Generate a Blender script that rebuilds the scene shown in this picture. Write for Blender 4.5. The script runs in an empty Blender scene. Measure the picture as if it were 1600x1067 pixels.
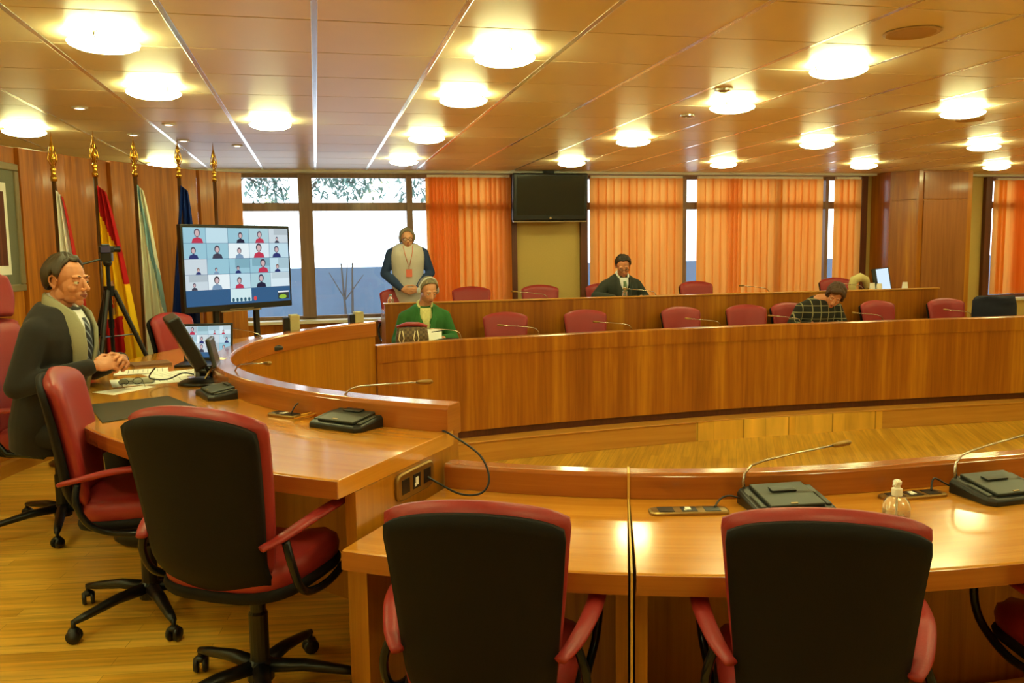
import bpy, math, random
from math import sin, cos, pi, radians as R, sqrt, atan2
from mathutils import Vector, Matrix, noise
random.seed(7)
COL = bpy.context.scene.collection
V = Vector

# ------------------------------------------------------------------ mesh builder
class MB:
    def __init__(s): s.v = []; s.f = []; s.uv = []; s.col = []
    def add(s, vs, fs, uvs=None, col=None):
        o = len(s.v); s.v += [V(p) for p in vs]
        for i, f in enumerate(fs):
            s.f.append(tuple(o + k for k in f)); s.uv.append(uvs[i] if uvs else None); s.col.append(col)
        return s
    def box(s, x0, x1, y0, y1, z0, z1, M=None, col=None):
        p = [V((x, y, z)) for z in (z0, z1) for y in (y0, y1) for x in (x0, x1)]
        if M: p = [M @ q for q in p]
        return s.add(p, [(0, 2, 3, 1), (4, 5, 7, 6), (0, 1, 5, 4), (2, 6, 7, 3), (0, 4, 6, 2), (1, 3, 7, 5)], None, col)
    def prism(s, poly, z0, z1, M=None, col=None):
        n = len(poly)
        p = [V((a, b, z0)) for a, b in poly] + [V((a, b, z1)) for a, b in poly]
        if M: p = [M @ q for q in p]
        return s.add(p, [tuple(range(n))[::-1], tuple(range(n, 2 * n))] + [(i, (i + 1) % n, n + (i + 1) % n, n + i) for i in range(n)], None, col)
    def loft(s, rings, cap=True, closed=True):
        n = len(rings[0]); vs = [p for r in rings for p in r]; fs = []
        for j in range(len(rings) - 1):
            for i in range(n if closed else n - 1):
                k = (i + 1) % n
                fs.append((j * n + i, j * n + k, (j + 1) * n + k, (j + 1) * n + i))
        if cap:
            fs.append(tuple(range(n))[::-1]); fs.append(tuple((len(rings) - 1) * n + i for i in range(n)))
        return s.add(vs, fs)
    def tube(s, pts, r, n=8, cap=True, flat=None):
        pts = [V(p) for p in pts]; rs = r if isinstance(r, (list, tuple)) else [r] * len(pts)
        up = None; rings = []
        for i, p in enumerate(pts):
            t = (pts[min(i + 1, len(pts) - 1)] - pts[max(i - 1, 0)]).normalized()
            if up is None:
                up = V((0, 0, 1)) if abs(t.z) < .9 else V((0, 1, 0))
            a = t.cross(up)
            a = a.normalized() if a.length > 1e-5 else V((1, 0, 0))
            b = a.cross(t).normalized(); up = b
            fl = flat if flat else 1
            rings.append([p + a * (rs[i] * cos(2 * pi * k / n)) + b * (rs[i] * fl * sin(2 * pi * k / n)) for k in range(n)])
        return s.loft(rings, cap)
    def lathe(s, prof, c=(0, 0, 0), n=20, M=None, cap=True):
        c = V(c); rings = []
        for r, z in prof:
            rg = [c + V((r * cos(2 * pi * k / n), r * sin(2 * pi * k / n), z)) for k in range(n)]
            if M: rg = [M @ q for q in rg]
            rings.append(rg)
        return s.loft(rings, cap)
    def ell(s, c, r, M=None, nu=14, nv=10):
        c = V(c); rr = (r, r, r) if not isinstance(r, (tuple, list)) else r
        rings = []
        for j in range(1, nv):
            e = -pi / 2 + pi * j / nv
            rg = [V((rr[0] * cos(e) * cos(2 * pi * k / nu), rr[1] * cos(e) * sin(2 * pi * k / nu), rr[2] * sin(e))) for k in range(nu)]
            if M: rg = [M @ q for q in rg]
            rings.append([c + q for q in rg])
        return s.loft(rings, True)
    def cap(s, p0, p1, r0, r1, n=14):
        p0 = V(p0); p1 = V(p1); d = p1 - p0; L = d.length
        if L < 1e-6: return s.ell(p0, r0)
        q = d.to_track_quat('Z', 'Y').to_matrix(); rings = []
        for j in range(1, 5):
            e = -pi / 2 + pi / 2 * j / 4
            rings.append([p0 + q @ V((r0 * cos(e) * cos(2 * pi * k / n), r0 * cos(e) * sin(2 * pi * k / n), r0 * sin(e))) for k in range(n)])
        for j in range(0, 4):
            e = pi / 2 * j / 4
            rings.append([p1 + q @ V((r1 * cos(e) * cos(2 * pi * k / n), r1 * cos(e) * sin(2 * pi * k / n), r1 * sin(e))) for k in range(n)])
        return s.loft(rings, True)
    def chain(s, pts, rs):
        for i in range(len(pts) - 1): s.cap(pts[i], pts[i + 1], rs[i], rs[i + 1])
        return s
    def sweep(s, path, prof, nrm=None):
        # path: list of (x,y); prof: closed list of (d,z), d along the right-hand normal of travel
        n = len(path); m = len(prof); P = [V((a, b, 0)) for a, b in path]; N = []
        for i in range(n):
            t = (P[min(i + 1, n - 1)] - P[max(i - 1, 0)]).normalized(); N.append(V((t.y, -t.x, 0)))
        L = [0]
        for i in range(1, n): L.append(L[-1] + (P[i] - P[i - 1]).length)
        W = [0]
        for j in range(m):
            a = prof[j]; b = prof[(j + 1) % m]; W.append(W[-1] + math.hypot(b[0] - a[0], b[1] - a[1]))
        vs = [P[i] + N[i] * d + V((0, 0, z)) for i in range(n) for d, z in prof]; fs = []; uv = []
        for i in range(n - 1):
            for j in range(m):
                k = (j + 1) % m
                fs.append((i * m + j, i * m + k, (i + 1) * m + k, (i + 1) * m + j))
                uv.append([(L[i], W[j]), (L[i], W[j + 1]), (L[i + 1], W[j + 1]), (L[i + 1], W[j])])
        fs += [tuple(range(m))[::-1], tuple((n - 1) * m + j for j in range(m))]
        uv += [[(prof[j][0], prof[j][1]) for j in range(m)][::-1], [(prof[j][0], prof[j][1]) for j in range(m)]]
        return s.add(vs, fs, uv)
    def xf(s, M): s.v = [M @ p for p in s.v]; return s
    def mesh(s, name):
        me = bpy.data.meshes.new(name); me.from_pydata(s.v, [], s.f); 
        uvl = me.uv_layers.new(name='UVMap'); li = 0; data = []
        for fi, f in enumerate(s.f):
            u = s.uv[fi]
            if u is None:
                a, b, c = s.v[f[0]], s.v[f[1]], s.v[f[2]]
                nn = (b - a).cross(c - a)
                if len(f) > 3: nn += (c - a).cross(s.v[f[3]] - a)
                ax = max(range(3), key=lambda k: abs(nn[k]))
                u = [((s.v[k].x, s.v[k].y) if ax == 2 else (s.v[k].x, s.v[k].z) if ax == 1 else (s.v[k].y, s.v[k].z)) for k in f]
            for q in u: data += [q[0], q[1]]
        uvl.data.foreach_set('uv', data)
        if any(c is not None for c in s.col):
            ca = me.color_attributes.new('Col', 'FLOAT_COLOR', 'CORNER'); cd = []
            for fi, f in enumerate(s.f):
                c = s.col[fi] or (1, 1, 1)
                for _ in f: cd += [c[0], c[1], c[2], 1]
            ca.data.foreach_set('color', cd)
        me.validate(); me.update()
        return me

def obj(name, mb, m, parent=None, smooth=False, bev=0, seg=2, world=True, remesh=0, sm=0, solid=0, kind=None, label=None):
    if parent is not None and world:
        q = parent; tot = V((0, 0, 0))
        while q is not None: tot += q.location; q = q.parent
        mb.xf(Matrix.Translation(-tot))
    me = mb.mesh(name)
    if m: me.materials.append(m)
    o = bpy.data.objects.new(name, me); COL.objects.link(o)
    if parent is not None: o.parent = parent
    if smooth:
        me.shade_smooth()
    if solid:
        md = o.modifiers.new('s', 'SOLIDIFY'); md.thickness = solid; md.offset = 0
    if bev:
        md = o.modifiers.new('b', 'BEVEL'); md.width = bev; md.segments = seg; md.limit_method = 'ANGLE'; md.angle_limit = R(35)
    if remesh:
        md = o.modifiers.new('r', 'REMESH'); md.mode = 'VOXEL'; md.voxel_size = remesh; md.use_smooth_shade = True
    if sm:
        md = o.modifiers.new('m', 'SMOOTH'); md.iterations = sm; md.factor = .6
    if kind: o['kind'] = kind
    if label: o['label'] = label
    return o
def struct(name, mb, m, **k): return obj(name, mb, m, kind='structure', **k)
def thing(name, label, cat, loc=(0, 0, 0), rotz=0, group=None):
    o = bpy.data.objects.new(name, None); COL.objects.link(o); o.empty_display_size = .1
    o.location = loc; o.rotation_euler = (0, 0, rotz); tag(o, label, cat, group); return o
def tag(o, label, cat, group=None):
    o['label'] = label; o['category'] = cat
    if group: o['group'] = group
    return o
def dup(root, loc, rotz, label, group=None, cat=None):
    r = root.copy(); COL.objects.link(r); r.location = loc; r.rotation_euler = (0, 0, rotz); r['label'] = label
    if group: r['group'] = group
    for ch in list(root.children):
        c = ch.copy(); COL.objects.link(c); c.parent = r
        for g in ch.children:
            d = g.copy(); COL.objects.link(d); d.parent = c
    return r

# ------------------------------------------------------------------ materials
def lin(c): return tuple(((x / 255) / 12.92 if x / 255 <= .04045 else ((x / 255 + .055) / 1.055) ** 2.4) for x in c)
def base(name):
    m = bpy.data.materials.new(name); m.use_nodes = True; nt = m.node_tree
    return m, nt, nt.nodes['Principled BSDF'], nt.nodes, nt.links
def mat(name, c, rough=.5, metal=0, coat=0, spec=.5, bump=0, bscale=60, emit=0, sheen=0, var=.08):
    m, nt, b, N, L = base(name); c = lin(c)
    b.inputs['Roughness'].default_value = rough; b.inputs['Metallic'].default_value = metal
    b.inputs['Coat Weight'].default_value = coat; b.inputs['Coat Roughness'].default_value = .12
    b.inputs['Specular IOR Level'].default_value = spec; b.inputs['Sheen Weight'].default_value = sheen
    tc = N.new('ShaderNodeTexCoord'); nz = N.new('ShaderNodeTexNoise'); nz.inputs['Scale'].default_value = bscale; nz.inputs['Detail'].default_value = 3
    L.new(tc.outputs['Object'], nz.inputs['Vector'])
    mx = N.new('ShaderNodeMix'); mx.data_type = 'RGBA'
    mx.inputs[6].default_value = (*[x * (1 - var) for x in c], 1); mx.inputs[7].default_value = (*[min(1, x * (1 + var)) for x in c], 1)
    L.new(nz.outputs[0], mx.inputs[0]); L.new(mx.outputs[2], b.inputs['Base Color'])
    if bump:
        bp = N.new('ShaderNodeBump'); bp.inputs['Strength'].default_value = bump; bp.inputs['Distance'].default_value = .002
        L.new(nz.outputs[0], bp.inputs['Height']); L.new(bp.outputs[0], b.inputs['Normal'])
    if emit:
        b.inputs['Emission Color'].default_value = (*c, 1); b.inputs['Emission Strength'].default_value = emit
    return m
def wood(name, c1, c2, c3, along='v', rough=.28, coat=.5, fl=2.2, flamt=.5, fine=26):
    m, nt, b, N, L = base(name)
    uv = N.new('ShaderNodeUVMap'); uv.uv_map = 'UVMap'
    def nz(su, sv, det=4, dist=0):
        mp = N.new('ShaderNodeMapping'); sc = (su, sv, 1) if along == 'v' else (sv, su, 1); mp.inputs['Scale'].default_value = sc
        L.new(uv.outputs[0], mp.inputs[0]); n = N.new('ShaderNodeTexNoise'); n.inputs['Scale'].default_value = 1; n.inputs['Detail'].default_value = det
        n.inputs['Distortion'].default_value = dist; L.new(mp.outputs[0], n.inputs['Vector']); return n
    a = nz(fine, 1.1, 5, .3); f = nz(fl, .03, 2); g = nz(fine * 6, 3, 2)
    ad = N.new('ShaderNodeMath'); ad.operation = 'MULTIPLY_ADD'; ad.inputs[1].default_value = flamt * 1.6; L.new(f.outputs[0], ad.inputs[0])
    m2 = N.new('ShaderNodeMath'); m2.operation = 'MULTIPLY_ADD'; m2.inputs[1].default_value = .75; m2.inputs[2].default_value = -.37 - flamt * .8 + .5; L.new(a.outputs[0], m2.inputs[0])
    L.new(m2.outputs[0], ad.inputs[2])
    m3 = N.new('ShaderNodeMath'); m3.operation = 'MULTIPLY_ADD'; m3.inputs[1].default_value = .25; L.new(g.outputs[0], m3.inputs[0]); L.new(ad.outputs[0], m3.inputs[2])
    m4 = N.new('ShaderNodeMath'); m4.operation = 'SUBTRACT'; m4.inputs[1].default_value = .125; L.new(m3.outputs[0], m4.inputs[0])
    cr = N.new('ShaderNodeValToRGB'); e = cr.color_ramp.elements
    e[0].position = .15; e[0].color = (*lin(c1), 1); e[1].position = .85; e[1].color = (*lin(c3), 1)
    k = e.new(.5); k.color = (*lin(c2), 1)
    L.new(m4.outputs[0], cr.inputs[0]); L.new(cr.outputs[0], b.inputs['Base Color'])
    b.inputs['Roughness'].default_value = rough; b.inputs['Coat Weight'].default_value = coat; b.inputs['Coat Roughness'].default_value = .1
    return m
def parquet(name, c1, c2, rot, bw=.9, bh=.07, rough=.3):
    m, nt, b, N, L = base(name); tc = N.new('ShaderNodeTexCoord'); mp = N.new('ShaderNodeMapping')
    mp.inputs['Rotation'].default_value = (0, 0, rot); L.new(tc.outputs['Object'], mp.inputs[0])
    br = N.new('ShaderNodeTexBrick'); br.inputs['Scale'].default_value = 1; br.inputs['Brick Width'].default_value = bw; br.inputs['Row Height'].default_value = bh
    br.inputs['Mortar Size'].default_value = .0012; br.inputs['Color1'].default_value = (*lin(c1), 1); br.inputs['Color2'].default_value = (*lin(c2), 1)
    br.inputs['Mortar'].default_value = (*[x * .55 for x in lin(c1)], 1); br.offset = .37; L.new(mp.outputs[0], br.inputs['Vector'])
    m2 = N.new('ShaderNodeMapping'); m2.inputs['Scale'].default_value = (2, 40, 1); L.new(mp.outputs[0], m2.inputs[0])
    nz = N.new('ShaderNodeTexNoise'); nz.inputs['Scale'].default_value = 1; nz.inputs['Detail'].default_value = 5; L.new(m2.outputs[0], nz.inputs['Vector'])
    mr = N.new('ShaderNodeMapRange'); mr.inputs[1].default_value = .3; mr.inputs[2].default_value = .7; mr.inputs[3].default_value = .72; mr.inputs[4].default_value = 1.2; L.new(nz.outputs[0], mr.inputs[0])
    mx = N.new('ShaderNodeMix'); mx.data_type = 'RGBA'; mx.blend_type = 'MULTIPLY'; mx.inputs[0].default_value = 1
    L.new(br.outputs['Color'], mx.inputs[6]); L.new(mr.outputs[0], mx.inputs[7]); L.new(mx.outputs[2], b.inputs['Base Color'])
    b.inputs['Roughness'].default_value = rough; b.inputs['Coat Weight'].default_value = .25; b.inputs['Coat Roughness'].default_value = .2
    return m
def vcol(name, rough=.8, emit=0, sheen=0, transl=0):
    m, nt, b, N, L = base(name); a = N.new('ShaderNodeVertexColor'); a.layer_name = 'Col'
    L.new(a.outputs[0], b.inputs['Base Color']); b.inputs['Roughness'].default_value = rough
    b.inputs['Specular IOR Level'].default_value = .2
    if emit:
        b.inputs['Base Color'].default_value = (0, 0, 0, 1)
        for l in list(b.inputs['Base Color'].links): L.remove(l)
        L.new(a.outputs[0], b.inputs['Emission Color']); b.inputs['Emission Strength'].default_value = emit
        b.inputs['Roughness'].default_value = .3
    return m
def emis(name, c, s):
    m, nt, b, N, L = base(name); N.remove(b); e = N.new('ShaderNodeEmission'); e.inputs[0].default_value = (*c, 1); e.inputs[1].default_value = s
    L.new(e.outputs[0], N['Material Output'].inputs[0]); return m
def glassm(name, c=(1, 1, 1), rough=0):
    m, nt, b, N, L = base(name); N.remove(b); g = N.new('ShaderNodeBsdfGlossy'); g.inputs['Roughness'].default_value = .02
    t = N.new('ShaderNodeBsdfTransparent'); t.inputs[0].default_value = (*c, 1); mx = N.new('ShaderNodeMixShader'); fr = N.new('ShaderNodeFresnel'); fr.inputs[0].default_value = 1.45
    L.new(fr.outputs[0], mx.inputs[0]); L.new(t.outputs[0], mx.inputs[1]); L.new(g.outputs[0], mx.inputs[2]); L.new(mx.outputs[0], N['Material Output'].inputs[0]); return m

W_PAN = wood('panel wood vertical veneer', (124, 72, 8), (166, 104, 16), (190, 128, 26), 'v', .32, .3)
W_FAR = wood('far panel wood veneer', (122, 62, 6), (158, 90, 14), (192, 126, 28), 'v', .32, .3, 3.2, .8)
W_SCR = wood('wall panel veneer', (132, 70, 12), (190, 114, 24), (230, 164, 50), 'v', .4, .25, 1.9, .8)
W_TOP = wood('desktop veneer', (176, 108, 28), (206, 138, 44), (226, 162, 62), 'u', .2, .7, 3, .35, 22)
W_EDG = wood('desk edge wood', (140, 74, 22), (168, 94, 32), (184, 112, 42), 'u', .22, .6, 2, .3)
W_CAB = wood('cabinet veneer', (120, 66, 24), (146, 86, 36), (164, 104, 50), 'v', .4, .25, 2, .5)
W_DRK = wood('dark frame wood', (70, 30, 12), (96, 44, 18), (112, 58, 26), 'v', .45, .15, 2, .3)
W_WIN = wood('window frame wood', (104, 78, 60), (130, 100, 80), (150, 118, 96), 'v', .5, .1, 2, .3)
W_LITE = wood('light wood nosing', (170, 110, 34), (190, 130, 46), (204, 148, 60), 'u', .35, .3, 2, .5)
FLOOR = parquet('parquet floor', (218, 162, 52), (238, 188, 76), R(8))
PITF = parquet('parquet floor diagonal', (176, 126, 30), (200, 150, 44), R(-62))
M_CEIL = mat('cream ceiling tile', (226, 206, 168), .38, spec=.5, bump=.1, bscale=9, var=.02)
M_STRIP = mat('white aluminium strip', (242, 242, 242), .2, metal=.8, var=.02)
M_WALL = mat('mustard wall covering', (196, 166, 92), .7, bump=.2, bscale=50, var=.05)
M_CREAM = mat('cream wall paint', (206, 186, 130), .7, var=.03)
M_RED = mat('burgundy leather', (150, 44, 44), .42, bump=.25, bscale=160, spec=.4, var=.06)
M_BLK = mat('black textured shell', (12, 9, 9), .7, spec=.25, bump=.2, bscale=220, var=.1)
M_BLKG = mat('black plastic', (12, 12, 15), .38, var=.05)
M_STEEL = mat('black steel tube', (20, 24, 30), .22, metal=.3, var=.05)
M_CHR = mat('brushed steel', (190, 185, 175), .25, metal=1, var=.03)
M_GOLD = mat('polished brass', (214, 168, 70), .22, metal=1, var=.05)
M_DBRS = mat('aged brass plate', (150, 118, 62), .35, metal=.8, var=.08)
M_POLE = mat('dark wood flag pole', (92, 56, 26), .35, var=.1)
M_MIC = mat('olive black console', (44, 46, 38), .45, var=.06)
M_MIC2 = mat('dark console side', (22, 23, 22), .4, var=.06)
M_SKIN = mat('skin', (206, 146, 112), .5, bscale=30, var=.05)
M_SKINP = mat('ruddy skin', (200, 132, 92), .48, bscale=30, var=.07)
M_LIP = mat('lips', (158, 84, 72), .45)
M_EYEW = mat('eye white', (226, 220, 210), .25)
M_IRIS = mat('dark iris', (44, 28, 20), .2)
M_WHITE = mat('white paper', (240, 238, 230), .7, var=.01)
M_SHIRT = mat('white shirt cotton', (226, 226, 230), .8, var=.03)
M_SUIT = mat('charcoal suit wool', (28, 24, 24), .85, bscale=120, var=.12, sheen=.1)
M_SUIT2 = mat('dark green grey suit wool', (44, 50, 44), .85, bscale=120, var=.12)
M_SCARF = mat('grey green scarf wool', (152, 148, 122), .9, bump=.4, bscale=260, var=.12)
M_PANT = mat('dark trousers', (26, 26, 30), .85)
M_SHOE = mat('black leather shoe', (18, 16, 15), .35)
M_GLASS = glassm('window glass')
M_ORNG = None

# ------------------------------------------------------------------ camera
F_PX = 1320.0
FW = V((0.22238066, 0.96894981, -0.10808842)); RT = V((0.9742032, -0.22520541, -0.01451395)); UP = V((0.03840538, 0.10207246, 0.99403533))
cam = bpy.data.cameras.new('camera'); co = bpy.data.objects.new('camera', cam); COL.objects.link(co)
Mc = Matrix((RT, UP, -FW)).transposed().to_4x4(); Mc.translation = V((0, 0, 1.68)); co.matrix_world = Mc
cam.sensor_width = 36; cam.lens = F_PX / 1600 * 36; cam.clip_start = .05; cam.clip_end = 200
bpy.context.scene.camera = co

# ------------------------------------------------------------------ constants of the room
CX, CY = 1.98, 5.30
ZCE = 2.693; YB = 11.0; ZF = -.05; ZP = -.24; ZD = .18; Z2 = .17
ZR = .98; ZRU = 1.085; ZL = .784; ZLU = .878
def arc(r, a0, a1, n): return [(CX + r * cos(R(a0 + (a1 - a0) * i / n)), CY + r * sin(R(a0 + (a1 - a0) * i / n))) for i in range(n + 1)]
def rad(a, r, z=0): return V((CX + r * cos(R(a)), CY + r * sin(R(a)), z))
XL, XR, YN = -3.6, 12.2, -2.2

# ------------------------------------------------------------------ setting
m = MB(); m.box(-.03, XR, YN, 2.6, -.39, 0.0); struct('floor', m, FLOOR)
m = MB(); m.box(XL, XR, YN, 2.75, -.4, ZF); m.box(XL, -.6, 2.75, YB, -.4, ZF); m.box(-.6, XR, 7.62, YB, -.4, ZF)
m.box(XL, .2, 2.0, 7.7, -.4, ZF - .001)
struct('floor', m, FLOOR)
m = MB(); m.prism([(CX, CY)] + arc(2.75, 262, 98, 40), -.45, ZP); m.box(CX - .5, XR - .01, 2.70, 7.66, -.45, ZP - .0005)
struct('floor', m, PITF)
# raised dais on the left, bounded by a radial edge under the end panel of the raised desk
pa = rad(234.4, 2.52); pb = rad(234.4, 3.26); 
poly = [(pa.x, pa.y), (pb.x, pb.y), (-.02, 2.0), (-.02, YN + .05), (XL + .01, YN + .05), (XL + .01, YB - .35), (-.3, YB - .35), (.42, 8.8), (.46, 7.35)] + arc(2.52, 127, 234, 40)[1:-1]
m = MB(); m.prism(poly, ZF + .001, ZD); struct('floor', m, FLOOR)
m = MB(); m.box(.42, 8.6, 9.0, YB - .02, ZF + .001, Z2); struct('floor', m, FLOOR)
# step nosing and riser in front of the far desk
farfront = [(.48, 7.275), (.80, 7.40), (1.12, 7.49), (1.74, 7.60), (2.4, 7.68), (3.06, 7.74), (4.0, 7.80), (5.0, 7.80), (6.0, 7.77), (7.0, 7.73), (8.2, 7.68), (10.5, 7.60)]
def smooth_path(p, n=5):
    out = []
    for i in range(len(p) - 1):
        p0 = V(p[max(i - 1, 0)]); p1 = V(p[i]); p2 = V(p[i + 1]); p3 = V(p[min(i + 2, len(p) - 1)])
        for k in range(n):
            t = k / n
            q = .5 * ((2 * p1) + (-p0 + p2) * t + (2 * p0 - 5 * p1 + 4 * p2 - p3) * t * t + (-p0 + 3 * p1 - 3 * p2 + p3) * t ** 3)
            out.append(tuple(q))
    out.append(tuple(p[-1])); return out
FARP = smooth_path(farfront)
m = MB(); m.sweep(FARP[2:], [(-.02, ZP + .001), (-.02, ZF - .002), (.16, ZF - .002), (.16, ZP + .001)])
struct('trim_1', m, W_LITE)
m = MB(); m.sweep(FARP[2:], [(-.03, ZF - .001), (-.03, ZF + .012), (.175, ZF + .012), (.175, ZF - .001)]); struct('trim_2', m, W_LITE, bev=.004)

# walls
m = MB()
m.box(XL, XR, YB, YB + .2, ZF, .82); m.box(XL, XR, YB, YB + .2, 2.66, ZCE + .3)
m.box(2.52, 3.56, YB, YB + .2, .82, 2.66); m.box(7.74, 9.97, YB, YB + .2, .82, 2.66); m.box(XL, -1.9, YB, YB + .2, .82, 2.66)
struct('wall_back', m, M_WALL)
m = MB(); m.box(XL - .15, XL, YN, YB, -.4, ZCE + .2); struct('wall_left', m, M_CREAM)
m = MB(); m.box(XR, XR + .15, YN, YB, -.4, ZCE + .2); struct('wall_right', m, M_CREAM)
m = MB(); m.box(XL, XR, YN - .15, YN, -.4, ZCE + .2); struct('wall_front', m, M_CREAM)
# low panelling under the windows
m = MB(); m.box(-1.9, 2.52, YB - .22, YB - .001, ZF, .80); struct('trim_3', m, W_FAR)
m = MB(); m.box(-1.9, 2.52, YB - .26, YB - .001, .80, .84); m.box(3.56, 7.74, YB - .2, YB - .001, .80, .84); m.box(9.97, XR, YB - .2, YB - .001, .80, .84)
struct('trim_4', m, mat('white window ledge', (222, 216, 206), .4), bev=.006)
m = MB(); m.box(9.97, XR, YB - .16, YB - .001, ZF, .80); struct('trim_5', m, M_WALL)

# ceiling of tiles with grooves, strips between
S = .62; m = MB(); m.box(XL, XR, YN, YB, ZCE + .02, ZCE + .2)
xs = [.033 + S * k for k in range(-6, 21)]; ys = [3.926 + S * k for k in range(-10, 13)]
for x in xs:
    for y in ys:
        x0, x1, y0, y1 = max(x + .013, XL), min(x + S - .013, XR), max(y + .003, YN), min(y + S - .003, YB)
        if x1 - x0 > .02 and y1 - y0 > .02:
            b = .004; z0 = ZCE + .021
            m.add([(x0, y0, z0), (x1, y0, z0), (x1, y1, z0), (x0, y1, z0), (x0, y0 + b, ZCE), (x1, y0 + b, ZCE), (x1, y1 - b, ZCE), (x0, y1 - b, ZCE)],
                  [(4, 7, 6, 5), (0, 4, 5, 1), (3, 2, 6, 7), (0, 3, 7, 4), (1, 5, 6, 2)])
struct('ceiling', m, M_CEIL)
i = 6
for x in xs:
    if XL < x < XR:
        m = MB(); m.box(x - .015, x + .015, YN, YB - .14, ZCE - .001, ZCE + .022)
        struct('trim_%d' % i, m, M_STRIP, bev=.003); i += 1
m = MB(); m.box(XL, XR, YB - .14, YB - .001, ZCE - .03, ZCE + .01); struct('trim_%d' % i, m, mat('white cornice', (205, 200, 190), .5)); i += 1
# dark wooden posts beside the windows
for x0, x1 in ((2.52, 2.60), (3.48, 3.57), (7.735, 7.84), (9.86, 9.975)):
    m = MB(); m.box(x0, x1, YB - .07, YB - .001, Z2 if x0 < 8.5 else ZF, 2.66); struct('trim_%d' % i, m, W_DRK, bev=.006); i += 1

# ------------------------------------------------------------------ windows
def window(n, x0, x1, muls):
    m = MB(); y0, y1 = YB + .02, YB + .10
    m.box(x0, x1, y0, y1, .82, .88); m.box(x0, x1, y0, y1, 2.61, 2.66); m.box(x0, x1, y0 - .02, y1, 2.20, 2.30)
    for x, w in muls: m.box(x - w / 2, x + w / 2, y0 - .03, y1, .86, 2.64)
    m.box(x0, x0 + .05, y0, y1, .86, 2.64); m.box(x1 - .05, x1, y0, y1, .86, 2.64)
    w = struct('window_%d' % n, m, W_WIN, bev=.004)
    g = MB(); g.box(x0 + .02, x1 - .02, YB + .06, YB + .066, .86, 2.63); obj('pane', g, M_GLASS, w, world=False)
window(1, -1.9, 2.52, [(-1.5, .1), (-.10, .17), (1.20, .075)])
window(2, 3.56, 7.74, [(5.0, .07), (6.4, .08), (7.22, .05)])
window(3, 9.97, XR, [(11.4, .08)])

# vertical blinds
def blindmat():
    m, nt, b, N, L = base('orange translucent blind fabric'); N.remove(b)
    tc = N.new('ShaderNodeTexCoord'); mp = N.new('ShaderNodeMapping'); mp.inputs['Scale'].default_value = (9, 9, .4); L.new(tc.outputs['Object'], mp.inputs[0])
    nz = N.new('ShaderNodeTexNoise'); nz.inputs['Scale'].default_value = 1; L.new(mp.outputs[0], nz.inputs['Vector'])
    cr = N.new('ShaderNodeValToRGB'); cr.color_ramp.elements[0].color = (.86, .29, .045, 1); cr.color_ramp.elements[1].color = (.96, .42, .085, 1)
    cr.color_ramp.elements[0].position = .35; cr.color_ramp.elements[1].position = .65; L.new(nz.outputs[0], cr.inputs[0])
    d = N.new('ShaderNodeBsdfDiffuse'); t = N.new('ShaderNodeBsdfTranslucent'); mx = N.new('ShaderNodeMixShader'); mx.inputs[0].default_value = .68
    L.new(cr.outputs[0], d.inputs[0]); L.new(cr.outputs[0], t.inputs[0]); L.new(d.outputs[0], mx.inputs[1]); L.new(t.outputs[0], mx.inputs[2]); L.new(mx.outputs[0], N['Material Output'].inputs[0]); return m
M_ORNG = blindmat()
M_RAIL = mat('white blind rail', (220, 215, 205), .4)
def blind(label, segs, zb=.93, yy=YB - .085):
    x0 = min(a for a, b, *_ in segs); x1 = max(b for a, b, *_ in segs)
    t = thing('vertical_blind', label, 'window blind', ((x0 + x1) / 2, yy, zb), 0, 'orange vertical blinds')
    m = MB(); m.box(x0, x1, yy - .02, yy + .02, 2.615, 2.645); obj('headrail', m, M_RAIL, t)
    m = MB()
    for a, b, pitch, ang in segs:
        n = max(1, int(round((b - a) / pitch))); w = .064
        for k in range(n):
            x = a + (k + .5) * (b - a) / n; th = R(ang + random.uniform(-5, 5)); tb = R(ang + random.uniform(-7, 7)); dxb = random.uniform(-.004, .004)
            rows = []
            for j in range(9):
                f = j / 8; z = 2.615 - f * (2.615 - zb); q = th + (tb - th) * f
                for u in (-1, -.33, .33, 1):
                    bow = .006 * (1 - u * u)
                    rows.append(V((x + dxb * f + u * w * cos(q) - bow * sin(q), yy + u * w * sin(q) * .9 + bow * cos(q), z)))
            m.add(rows, [(j * 4 + c, j * 4 + c + 1, (j + 1) * 4 + c + 1, (j + 1) * 4 + c) for j in range(8) for c in range(3)])
    obj('slats', m, M_ORNG, t, smooth=True)
    return t
blind('orange vertical blind half drawn, between the open window and the wall screen', [(1.42, 1.80, .05, -50), (1.80, 2.18, .105, -12), (2.18, 2.50, .06, -52)])
blind('orange vertical blind behind the man in the dark suit', [(3.61, 4.93, .108, -14)])
blind('widest orange vertical blind, behind the rear desk between two bright gaps', [(5.16, 5.62, .104, -16), (5.62, 5.80, .06, -50), (5.80, 7.08, .106, -17)])
blind('narrow orange vertical blind beside the mustard wall and the short haired woman', [(7.30, 7.70, .10, -18)])
blind('orange vertical blind in the rightmost window past the wooden cabinet', [(10.02, 10.25, .08, -25), (10.34, 10.62, .05, -50), (10.62, 11.1, .1, -25), (11.2, 12.1, .06, -50)], .9)

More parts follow.
